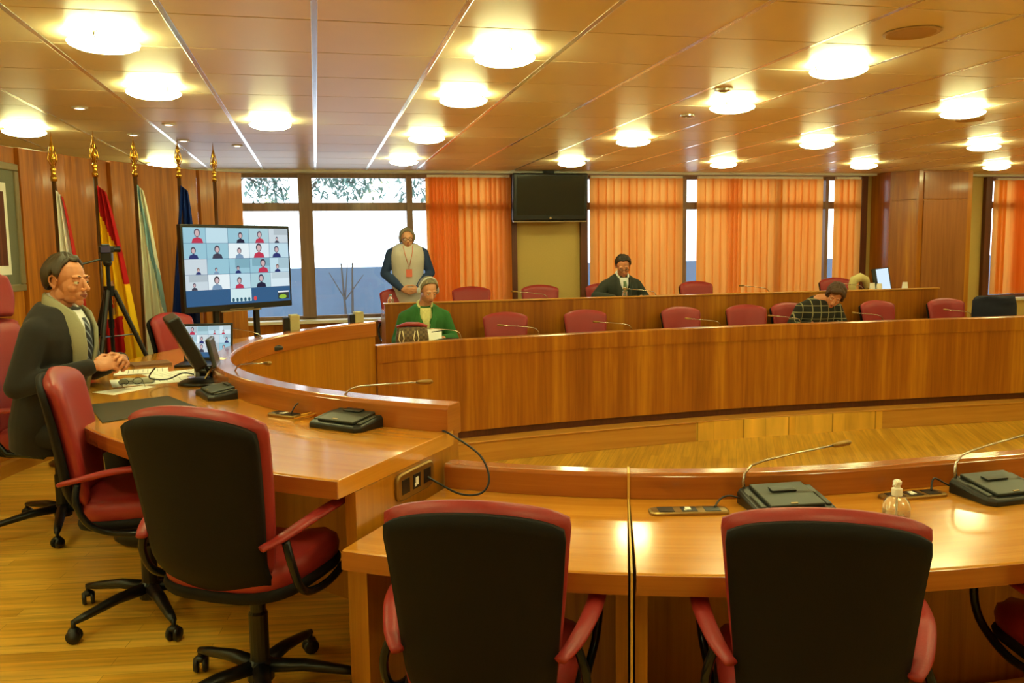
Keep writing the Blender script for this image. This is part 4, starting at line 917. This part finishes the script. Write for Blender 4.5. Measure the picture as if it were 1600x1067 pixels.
for x, h, lab in ((6.77, .17, 'white card standing left of the bright monitor'), (6.87, .16, 'greyish white card beside the first standing card'), (7.24, .17, 'small white card right of the bright monitor')):
    m = MB(); m.prism([(-.035, -.03), (.035, -.03), (.035, -.028), (.0351, .028), (.035, .03), (-.035, .03)], 0, .002)
    m = MB(); m.add([(-.036, -.03, 0), (.036, -.03, 0), (.036, 0, h), (-.036, 0, h), (-.036, .03, 0), (.036, .03, 0)], [(0, 1, 2, 3), (3, 2, 5, 4), (0, 3, 4), (1, 5, 2), (0, 4, 5, 1)])
    o = obj('name_card', m, M_WHITE); o.location = (x, 9.3, 1.031 + .0); tag(o, lab, 'card', 'cards on the rear desk')
t = thing('desk_fan', 'cream round headed appliance at the right of the rear desk', 'appliance', (6.78, 9.56, 1.03))
cm = mat('cream plastic', (196, 182, 120), .6)
m = MB(); m.tube([(-.09 , 0, 0.02), (-.115, 0, .12), (-.09, 0, .20), (0, 0, .235), (.08, 0, .20), (.11, 0, .10)], [.04, .05, .055, .055, .05, .04], 14); obj('hood', m, cm, t, world=False, smooth=True)
m = MB(); m.box(-.14, .14, -.06, .06, 0, .03); obj('foot', m, M_BLKG, t, world=False, bev=.01)
m = MB(); m.lathe([(0, 0), (.035, 0), (.04, .10), (.038, .10), (.033, .006), (0, .006)], n=16); o = obj('plastic_cup', m, gl[0], smooth=True); o.location = (8.22, 7.98, ZL); tag(o, 'clear plastic cup at the right edge on the far desk', 'cup')

# ------------------------------------------------------------------ people
LEV = [(-.10, .15, .11, .0), (0, .175, .125, .0), (.12, .168, .118, .0), (.25, .165, .115, .005), (.38, .185, .125, .01), (.47, .195, .120, .005), (.53, .175, .10, -.005), (.575, .11, .075, -.015), (.61, .062, .06, -.02)]
def tor(z):
    for a, b in zip(LEV, LEV[1:]):
        if z <= b[0]:
            f = (z - a[0]) / (b[0] - a[0]); f = max(0, f); return [a[k] + (b[k] - a[k]) * f for k in range(1, 4)]
    return list(LEV[-1][1:])
def torso(m, M, g=0, z0=-.1, z1=.61, n=24):
    rings = []; K = 16
    for j in range(K + 1):
        z = z0 + (z1 - z0) * j / K; w, d, yc = tor(z)
        rings.append([M @ V(((w + g) * cos(2 * pi * k / n), yc + (d + g) * sin(2 * pi * k / n), z)) for k in range(n)])
    m.loft(rings)
def surf(x, z, off=0):
    w, d, yc = tor(z); q = max(0, 1 - (x / (w + .001)) ** 2); return V((x, yc + (d + off) * sqrt(q) + (off if q < .05 else 0), z))
def ribbon(M, pts, w, off, th=.006):
    m = MB(); top = []
    for i, (x, z) in enumerate(pts):
        ww = w[i] if isinstance(w, (list, tuple)) else w
        row = []
        for k in range(5):
            xx = x - ww / 2 + ww * k / 4; row.append(M @ surf(xx, z, off + .006 * (1 - ((k - 2) / 2) ** 2)))
        for k in range(4, -1, -1):
            xx = x - ww / 2 + ww * k / 4; row.append(M @ surf(xx, z, off - .012))
        top.append(row)
    m.loft(top); return m
def head_mesh(m, H, s=1):
    E = lambda c, r, e=None: m.ell(H @ V(c), r, (H.to_3x3() @ (e if e else Matrix.Identity(3))), 18, 12)
    T = lambda a, b, r0, r1: m.cap(H @ V(a), H @ V(b), r0, r1)
    E((0, -.012, .030), (.074, .094, .084)); E((0, .028, -.02), (.061, .066, .082)); E((0, .03, -.07), (.050, .052, .036)); E((0, .066, -.098), (.022, .017, .016))
    for q in (-1, 1):
        E((q * .046, .0, -.06), (.016, .03, .028)); E((q * .029, .078, .024), (.026, .015, .009)); E((q * .036, .058, -.030), (.022, .024, .024)); E((q * .011, .102, -.036), (.009, .010, .008))
        E((q * .074, -.008, -.002), (.005, .015, .026)); E((q * .079, -.006, -.028), (.005, .007, .009)); m.chain([H @ V((q * x_, y_, z_)) for x_, y_, z_ in ((.077, .010, .004), (.081, .004, .022), (.085, -.010, .028), (.088, -.022, .020), (.087, -.024, .002), (.083, -.014, -.020), (.080, -.006, -.028))], [.0035, .004, .0042, .0042, .004, .004, .0045]); E((q * .031, .077, .0065), (.017, .014, .006)); E((q * .031, .075, -.0115), (.016, .013, .005))
    T((0, .088, .010), (0, .112, -.030), .0085, .0125); E((0, .108, -.034), (.012, .012, .009)); E((0, .074, -.062), (.033, .024, .024))
def head_parts(body, H, skin, hair, hs, glasses=False, brow=None):
    for q in (-1, 1):
        m = MB(); m.ell(H @ V((q * .031, .0775, -.002)), .0125, None, 14, 10); e = obj('eye', m, M_EYEW, body, smooth=True, world=True)
        m = MB(); m.ell(H @ V((q * .031, .0865, -.003)), (.0055, .0055, .0055), None, 12, 8); obj('iris', m, M_IRIS, body, smooth=True)
        m = MB(); m.tube([H @ V((q * .014, .0925, .022)), H @ V((q * .03, .0925, .028)), H @ V((q * .048, .078, .024))], [.002, .0032, .0014], 6); obj('eyebrow', m, brow or hair, body, smooth=True)
    m = MB(); m.tube([H @ V((-.023, .089, -.062)), H @ V((-.010, .099, -.0595)), H @ V((0, .1005, -.061)), H @ V((.010, .099, -.0595)), H @ V((.023, .089, -.062))], [.002, .004, .0042, .004, .002], 8)
    m.tube([H @ V((-.02, .089, -.065)), H @ V((0, .0985, -.0695)), H @ V((.02, .089, -.065))], [.002, .0055, .002], 8); obj('lips', m, M_LIP, body, smooth=True)
    # hair cap
    ef, es, eb, vol, noi = hs['front'], hs['side'], hs['back'], hs.get('vol', .012), hs.get('noise', .004)
    m = MB(); NP, NT = 56, 14; rings = []
    def low(ph):
        a = abs(ph); pts = [(0, ef), (35, ef - 2 + hs.get('temple', 0)), (62, hs.get('temp2', 22)), (78, es), (92, hs.get('ear', 8)), (104, min(es, 0) - 8), (116, eb + 8), (140, eb), (180, eb - 4)]
        for (p, v1), (p2, v2) in zip(pts, pts[1:]):
            if a <= p2: return v1 + (v2 - v1) * (a - p) / (p2 - p)
        return eb
    for j in range(NT + 1):
        rg = []
        for i in range(NP):
            ph = -180 + 360 * i / NP; lo = low(ph); e = lo + (89.5 - lo) * (j / NT) ** .9; a, b = R(ph), R(e)
            vv = vol * (1 if j else .25) * (1 - .25 * max(0, cos(a)) * (1 - j / NT)) + noi * noise.noise(V((i * .55, j * .18 + hs.get('seed', 0), 0)) ) * 2
            rx, ry, rz = .074 + vv, .094 + vv, .084 + vv * 1.15
            cb = cos(b) if b > 0 else 1 - .16 * (-b / 1.05); sb = rz * sin(b) if b > 0 else -.105 * (-b / 1.05)
            rg.append(H @ V((rx * sin(a) * cb, -.012 + ry * cos(a) * cb, .030 + sb)))
        rings.append(rg)
    m.loft(rings, cap=False)
    m.add(rings[-1], [tuple(range(NP))])
    obj('hair', m, hair, body, smooth=True, solid=.008)
    if hs.get('extra'): 
        m = MB(); hs['extra'](m, H); obj('hair_length', m, hair, body, smooth=True, remesh=.006, sm=3)
    if glasses:
        m = MB()
        for q in (-1, 1): 
            m.tube([H @ V((q * .032 + .024 * cos(a), .104 - .004 * abs(cos(a)), -.004 + .017 * sin(a))) for a in [2 * pi * k / 16 for k in range(17)]], .0022, 6)
            m.tube([H @ V((q * .056, .098, .0)), H @ V((q * .079, .01, .004))], .002, 6)
        m.tube([H @ V((-.009, .104, 0)), H @ V((.009, .104, 0))], .002, 6); obj('glasses', m, M_STEEL, body)
def hand(m, W, d, n, side, curl=35, L=1.0, spread=.1):
    d = V(d).normalized(); n = V(n); n = (n - d * n.dot(d)).normalized(); s = d.cross(n) * side; W = V(W)
    Mx = Matrix((s, d, n)).transposed()
    m.ell(W + d * .045 * L, (.040 * L, .052 * L, .016 * L), Mx); m.ell(W + d * .02 * L, (.030 * L, .035 * L, .018 * L), Mx); m.ell(W + d * .075 * L, (.039 * L, .016 * L, .013 * L), Mx)
    for k, (ox, ln, cu) in enumerate(((.030, .070, 0), (.0105, .078, 4), (-.010, .073, 9), (-.029, .058, 14))):
        p = W + d * (.085 - .004 * abs(k - 1)) * L + s * ox * L; dd = (d + s * spread * (1.2 - k)).normalized(); a = R(curl * .55 + cu); r = .0092 * L
        for f, ex in ((.45, 1.0), (.32, 1.35), (.25, 1.0)):
            q = Matrix.Rotation(a, 3, s.cross(dd).dot(n) and s) if False else None
            nd_ = (dd * cos(a) + n * sin(a)).normalized(); q2 = p + nd_ * ln * f * L
            m.cap(p, q2, r, r * .92); p = q2; r *= .92; nn2 = (n * cos(a) - dd * sin(a)).normalized(); dd, n_ = nd_, nn2; n = nn2; a = R(curl * .8 + cu)
        n = V(Mx.col[2])
    p = W + d * .022 * L + s * .028 * L; q = p + (s * .8 + d * .75 + n * .35).normalized() * .042 * L; m.cap(p, q, .014 * L, .011 * L); q2 = q + (s * .15 + d * .9 + n * .5).normalized() * .030 * L; m.cap(q, q2, .0105 * L, .009 * L)
    q3 = q2 + (d * .9 - s * .1 + n * .5).normalized() * .022 * L; m.cap(q2, q3, .009 * L, .0075 * L)

def person(label, base_loc, rot, sc, hipz, lean, headpos, hrot, arms, hands, skin, hair, hs, jacket, extras, vox=.005, legs='sit', gl_=False, jv=.010, jg=.012, brow=None, shoulder=.47, headscale=1.0, sleeve=1.0):
    t = thing('person', label, 'person', base_loc, 0)
    M0 = Matrix.Translation(base_loc) @ Matrix.Rotation(rot, 4, 'Z') @ Matrix.Scale(sc, 4)
    MT = M0 @ Matrix.Translation((0, 0, hipz)) @ Matrix.Rotation(R(-lean), 4, 'X')
    H = M0 @ Matrix.Translation(headpos) @ Matrix.Rotation(R(hrot[0]), 4, 'Z') @ Matrix.Rotation(R(hrot[2]), 4, 'Y') @ Matrix.Rotation(R(-hrot[1]), 4, 'X') @ Matrix.Scale(headscale, 4)
    m = MB(); torso(m, MT, -.02)
    Hn = H.copy(); head_scaled = MB(); head_mesh(head_scaled, Matrix.Identity(4)); head_scaled.xf(H)
    o = len(m.v); m.v += head_scaled.v; m.f += [tuple(o + k for k in f) for f in head_scaled.f]; m.uv += head_scaled.uv; m.col += head_scaled.col
    nb = MT @ V((0, -.02, .57)); m.cap(H @ V((0, -.022, -.055)), nb, .052 * sc, .058 * sc)
    jm = MB(); torso(jm, MT, jg, -.12 if legs == 'sit' else -.14, .592)
    cuffs = MB()
    for k, (el_, wr) in enumerate(arms):
        s = 1 if k == 0 else -1      # 0: person's right (+x local)
        sh = MT @ V((s * .185, -.005, shoulder)); e = M0 @ V(el_); w = M0 @ V(wr)
        m.chain([sh, e, w], [.045 * sc, .036 * sc, .026 * sc])
        jm.cap(MT @ V((s * .12, -.01, shoulder + .035)), sh, .062 * sc, .068 * sc)
        we = w + (e - w).normalized() * .025 * sc; we = e + (we - e) * sleeve
        jm.chain([sh, (sh + e) / 2, e, (e + we) / 2, we], [.068 * sc, .060 * sc, .054 * sc, .050 * sc, .041 * sc])
        ce = we + (w - e).normalized() * .014 * sc
        if sleeve > .95: cuffs.tube([we - (w - e).normalized() * .03 * sc, ce], [.036 * sc, .035 * sc], 14)
        hd, hn, cu = hands[k]
        hm = MB(); hand(hm, (0, 0, 0), hd, hn, s, cu); hm.xf(M0.to_3x3().to_4x4()); hm.xf(Matrix.Translation(w))
        o = len(m.v); m.v += hm.v; m.f += [tuple(o + q for q in f) for f in hm.f]; m.uv += hm.uv; m.col += hm.col
    pm = MB()
    if legs == 'sit':
        for s in (-1, 1):
            hp, kn, an = M0 @ V((s * .09, .02, hipz - .02)), M0 @ V((s * .12, .40, hipz - .02)), M0 @ V((s * .12, .42, .10))
            m.chain([hp, kn, an], [.07 * sc, .05 * sc, .035 * sc]); pm.chain([hp, kn, an], [.088 * sc, .066 * sc, .052 * sc])
    else:
        for s in (-1, 1):
            hp, kn, an = M0 @ V((s * .09, 0, hipz - .02)), M0 @ V((s * .09, .01, hipz * .52)), M0 @ V((s * .09, -.01, .10))
            m.chain([hp, kn, an], [.075 * sc, .05 * sc, .035 * sc]); pm.chain([hp, kn, an], [.092 * sc, .066 * sc, .055 * sc])
    body = obj('body', m, skin, t, remesh=vox, sm=2)
    body.location = (0, 0, 0)
    def child(name, mb, mt, **k):
        o = obj(name, mb, mt, t, **k); return o
    child('jacket', jm, jacket, remesh=jv, sm=4)
    if cuffs.v and extras.get('cuff'): child('shirt_cuff', cuffs, extras['cuff'], smooth=True)
    child('trousers', pm, M_PANT, remesh=.012, sm=2)
    fy = .42 if legs == 'sit' else 0
    for s in (-1, 1):
        q = MB(); q.ell(M0 @ V((s * (.12 if legs == 'sit' else .09), fy + .07, .045)), (.05 * sc, .13 * sc, .045 * sc), Matrix.Rotation(rot, 3, 'Z')); child('shoe', q, M_SHOE, smooth=True)
    class B_: pass
    # head features are children of the thing, kept in world-built coordinates
    head_parts(t, H, skin, hair, hs, gl_, brow)
    return t, M0, MT, H

hm_dark = mat('dark brown hair', (44, 32, 22), .6, bscale=200, var=.35, bump=.5)
hm_pres = mat('greying brown hair', (62, 50, 34), .55, bscale=180, var=.4, bump=.6)
hm_grey = mat('ash grey hair', (128, 118, 96), .6, bscale=180, var=.3, bump=.5)
hm_brn = mat('short brown hair', (70, 44, 24), .6, bscale=180, var=.35, bump=.5)

# --- man with scarf at the presidency desk
def shirtV(MT, name_mat, t, w=(.11, .10, .06, .012), z=(.585, .53, .42, .26), off=.016):
    m = ribbon(MT, [(0, q) for q in z], list(w), off); return obj('shirt', m, name_mat, t, smooth=True)
t, M0, MT, H = person('man in dark suit with grey green scarf seated speaking at the raised desk', (-1.42, 4.82, ZD), face(104), 1.08, .575, 12, (0, .155, 1.27), (-12, 3, 0),
    [((.275, .04, .80), (.12, .32, .875)), ((-.29, .10, .80), (-.045, .375, .885))],
    [((-.55, .80, .12), (-.6, -.35, -.6), 55), ((.80, .45, .05), (.35, -.5, -.6), 55)], M_SKINP, hm_pres,
    dict(front=46, side=-12, back=-40, vol=.014, temple=10, temp2=30, ear=14, seed=3, noise=.006), M_SUIT, dict(cuff=M_SHIRT), vox=.003, jv=.009, jg=.022)
shirtV(MT, M_SHIRT, t, off=.028)
m = ribbon(MT, [(0, .555), (0, .52), (0, .42), (0, .30), (0, .22)], [.032, .036, .05, .062, .03], .036)
tm = base('navy striped tie'); N_, L_ = tm[3], tm[4]; wv = N_.new('ShaderNodeTexWave'); wv.inputs['Scale'].default_value = 14; wv.bands_direction = 'DIAGONAL'; tc_ = N_.new('ShaderNodeTexCoord'); L_.new(tc_.outputs['Object'], wv.inputs['Vector'])
cr_ = N_.new('ShaderNodeValToRGB'); cr_.color_ramp.elements[0].position = .75; cr_.color_ramp.elements[0].color = (*lin((26, 30, 46)), 1); cr_.color_ramp.elements[1].position = .85; cr_.color_ramp.elements[1].color = (*lin((130, 140, 160)), 1); L_.new(wv.outputs['Color'], cr_.inputs[0]); L_.new(cr_.outputs[0], tm[2].inputs['Base Color']); tm[2].inputs['Roughness'].default_value = .5
obj('tie', m, tm[0], t, smooth=True)
def band(MT, t, name, mt, off, wd, sc_, zs, neck=True, th=.012):
    for s in (-1, 1):
        pts = [(s * .02, -.078, .605), (s * .055, -.055, .60), (s * .078, -.01, .592)] if neck else []
        path = [MT @ V(p) for p in pts] + [MT @ (surf(s * x, z, off)) for x, z in zs]
        rings = []
        for i, p in enumerate(path):
            a = path[max(i - 1, 0)]; b = path[min(i + 1, len(path) - 1)]; tdir = (b - a).normalized(); nrm = (p - (MT @ V((0, 0, (MT.inverted() @ p).z)))).normalized(); sd = tdir.cross(nrm).normalized()
            w_ = (wd[i] if isinstance(wd, (list, tuple)) else wd) * sc_
            rings.append([p + sd * w_ * c_ + nrm * th * s_ for c_, s_ in ((-1, 0), (-.7, .9), (0, 1.1), (.7, .9), (1, 0), (.7, -.9), (0, -1), (-.7, -.9))])
        m = MB(); m.loft(rings); obj(name, m, mt, t, smooth=True)
SZ = ((.088, .555), (.085, .50), (.075, .42), (.062, .34), (.05, .26), (.045, .20))
band(MT, t, 'scarf', M_SCARF, .036, .040, 1.08, SZ)
def collar(MT, mt, t, rr=.014, name='shirt_collar'):
    m = MB(); m.tube(crv([MT @ V(p) for p in ((-.03, .062, .555), (-.062, .035, .585), (-.064, -.02, .612), (-.03, -.06, .625), (0, -.07, .628), (.03, -.06, .625), (.064, -.02, .612), (.062, .035, .585), (.03, .062, .555))], [rr] * 9)[0], rr, 10, flat=1.5); obj(name, m, mt, t, smooth=True)
collar(MT, M_SHIRT, t)

# --- woman in green jacket at far desk
M_GREEN = mat('green jacket cloth', (44, 104, 44), .85, bscale=100, var=.12)
M_BLOUSE = mat('pale yellow patterned blouse', (214, 208, 140), .8, bscale=60, var=.25)
def bun(m, H): m.ell(H @ V((0, -.10, .0)), (.045, .04, .045)); m.ell(H @ V((0, -.06, -.05)), (.05, .04, .04))
t, M0, MT, H = person('woman in green jacket with white headphones reading papers at the far desk', (1.06, 8.72, ZF), pi, 1.08, .52, 14, (-.03, .20, 1.235), (16, 24, 0),
    [((.27, .14, .76), (.20, .40, .80)), ((-.27, .14, .76), (-.13, .42, .80))],
    [((-.3, .9, -.05), (0, 0, -1), 25), ((.35, .85, -.05), (0, 0, -1), 30)], M_SKIN, hm_grey,
    dict(front=50, side=-14, back=-38, vol=.010, temple=-4, temp2=24, ear=-4, seed=5, noise=.006, extra=bun), M_GREEN, dict(cuff=M_GREEN), vox=.006)
shirtV(MT, M_BLOUSE, t, (.10, .115, .08, .014), (.585, .53, .42, .28))
JZ = ((.078, .56), (.080, .50), (.060, .42), (.034, .34), (.012, .27))
band(MT, t, 'lapel', mat('green lapel cloth', (54, 118, 54), .85), .020, [.014, .018, .022, .026, .034, .032, .022, .008], 1.08, JZ, th=.006)
collar(MT, M_BLOUSE, t, .012, 'blouse_collar')
t2 = thing('headphones', 'white headphones worn by the woman in the green jacket', 'headphones', H @ V((0, 0, .12)))
m = MB(); m.tube([H @ V((.092 * cos(a), -.005, .012 + .118 * sin(a))) for a in [pi * k / 16 for k in range(17)]], .008, 8); obj('headband', m, mat('white plastic', (225, 225, 225), .4), t2, smooth=True)
for s in (-1, 1):
    m = MB(); m.ell(H @ V((s * .094, -.005, -.005)), (.016, .030, .034), H.to_3x3()); obj('ear_cup', m, mat('light grey cushion', (190, 196, 200), .6), t2, smooth=True)
Mp = Matrix.Translation((1.05, 8.17, .835)) @ Matrix.Rotation(R(-8), 4, 'Z') @ Matrix.Rotation(R(52), 4, 'X')
m = MB(); m.box(-.12, .12, -.09, .10, 0, .0015, Mp); tag(obj('paper_sheet', m, M_WHITE), 'white sheet held up by the woman in the green jacket', 'paper')
m = MB(); m.box(1.12, 1.22, 8.10, 8.14, .90, .915); tag(obj('pen', MB().tube([(1.06, 8.08, .90), (1.17, 8.06, .915)], .005, 8), M_BLKG), 'black pen over the sheet of the woman in green', 'pen')

# --- man in suit at rear desk
t, M0, MT, H = person('man with glasses in dark suit and green tie writing at the rear desk', (3.66, 10.02, Z2), pi, 1.08, .52, 16, (0.0, .19, 1.195), (-14, 26, 3),
    [((.33, .20, .86), (.20, .47, .85)), ((-.31, .14, .80), (-.14, .40, .85))],
    [((-.4, .9, -.1), (0, 0, -1), 35), ((.4, .8, -.05), (0, 0, -1), 35)], M_SKINP, hm_dark,
    dict(front=42, side=-14, back=-34, vol=.014, temple=6, temp2=26, ear=14, seed=8, noise=.006), M_SUIT2, dict(cuff=M_SHIRT), vox=.006, gl_=True)
shirtV(MT, M_SHIRT, t)
band(MT, t, 'lapel', mat('dark green grey lapel', (54, 60, 54), .8), .020, [.014, .018, .022, .026, .034, .032, .022, .008], 1.08, JZ, th=.006)
collar(MT, M_SHIRT, t)
m = ribbon(MT, [(0, .555), (0, .52), (0, .42), (0, .28)], [.034, .04, .055, .06], .026); obj('tie', m, mat('green grey tie', (92, 116, 84), .6), t, smooth=True)

# --- woman in plaid at far desk
def plaid():
    m, nt, b, N, L = base('black plaid with cream lines'); tc = N.new('ShaderNodeTexCoord'); sp = N.new('ShaderNodeSeparateXYZ'); L.new(tc.outputs['Object'], sp.inputs[0])
    outs = []
    for ax, per in ((0, .085), (2, .075)):
        a = N.new('ShaderNodeMath'); a.operation = 'MULTIPLY'; a.inputs[1].default_value = 1 / per; L.new(sp.outputs[ax], a.inputs[0])
        f = N.new('ShaderNodeMath'); f.operation = 'FRACT'; L.new(a.outputs[0], f.inputs[0]); c = N.new('ShaderNodeMath'); c.operation = 'LESS_THAN'; c.inputs[1].default_value = .11; L.new(f.outputs[0], c.inputs[0]); outs.append(c)
    mx = N.new('ShaderNodeMath'); mx.operation = 'MAXIMUM'; L.new(outs[0].outputs[0], mx.inputs[0]); L.new(outs[1].outputs[0], mx.inputs[1])
    r = N.new('ShaderNodeMix'); r.data_type = 'RGBA'; r.inputs[6].default_value = (*lin((30, 30, 26)), 1); r.inputs[7].default_value = (*lin((138, 132, 98)), 1); L.new(mx.outputs[0], r.inputs[0]); L.new(r.outputs[2], b.inputs['Base Color']); b.inputs['Roughness'].default_value = .9; return m
def fringe(m, H):
    m.ell(H @ V((.01, .045, .085)), (.07, .055, .04)); m.ell(H @ V((0, -.06, -.02)), (.072, .05, .06)); 
    for q in (-1, 1): m.ell(H @ V((q * .07, .015, .01)), (.018, .03, .05))
t, M0, MT, H = person('short haired woman in black plaid top writing at the far desk', (5.58, 8.74, ZF), pi - .2, 1.08, .50, 22, (-.12, .30, 1.08), (-14, 34, -20),
    [((.30, .18, .74), (.16, .42, .80)), ((-.26, .22, .74), (-.08, .46, .80))],
    [((-.4, .9, -.1), (0, 0, -1), 35), ((.4, .85, -.05), (0, 0, -1), 30)], M_SKINP, hm_brn,
    dict(front=34, side=-42, back=-44, vol=.022, temple=-4, temp2=-10, ear=-42, seed=12, noise=.006, extra=fringe), plaid(), dict(), vox=.006, jg=.008)

# --- standing woman at the window
M_VEST = mat('light grey vest cloth', (196, 190, 186), .85, var=.06)
M_BLUE = mat('dark blue sleeve cloth', (34, 56, 98), .85, var=.08)
t, M0, MT, H = person('woman standing before the bright window in grey vest with dark blue sleeves', (1.10, 10.50, Z2), pi, 1.05, .94, 0, (0, .02, 1.575), (0, 0, 0),
    [((.27, .0, 1.18), (.09, .20, 1.0)), ((-.27, .0, 1.18), (-.09, .20, 1.0))],
    [((-.8, .45, -.2), (-.3, -1, 0), 30), ((.8, .45, -.2), (.3, -1, 0), 35)], M_SKIN, hm_grey,
    dict(front=46, side=-38, back=-40, vol=.016, temple=0, temp2=10, ear=-36, seed=20, noise=.006), M_BLUE, dict(), vox=.006, legs='stand', gl_=True)
m = MB(); torso(m, MT, .02, -.14, .585); obj('vest', m, M_VEST, t, remesh=.012, sm=3)
m = MB(); m.tube([MT @ surf(x, z, .03) for x, z in ((-.055, .56), (-.045, .48), (-.02, .38), (0, .30), (.02, .38), (.045, .48), (.055, .56))], .004, 6); obj('lanyard', m, mat('orange lanyard', (206, 110, 84), .7), t, smooth=True)
m = MB(); m.box(-.035, .035, .155, .160, .20, .29, MT); obj('badge', m, mat('red badge', (220, 110, 90), .6), t)

# ------------------------------------------------------------------ light
w = bpy.data.worlds.new('world'); bpy.context.scene.world = w; w.use_nodes = True; nt = w.node_tree
bg = nt.nodes['Background']; bg.inputs[0].default_value = (.80, .91, 1.0, 1); bg.inputs[1].default_value = 4.0
for x0, x1 in ((-1.9, 2.52), (3.56, 7.74), (9.97, XR)):
    l = bpy.data.lights.new('daylight portal', 'AREA'); l.shape = 'RECTANGLE'; l.size = x1 - x0; l.size_y = 1.8; l.cycles.is_portal = True
    o = bpy.data.objects.new('daylight_portal', l); COL.objects.link(o); o.location = ((x0 + x1) / 2, YB + .25, 1.74); o.rotation_euler = (R(-90), 0, 0)
sc = bpy.context.scene; sc.view_settings.view_transform = 'Standard'; sc.view_settings.look = 'None'; sc.view_settings.gamma = 1; sc.view_settings.use_curve_mapping = False
sc.view_settings.exposure = 0.0
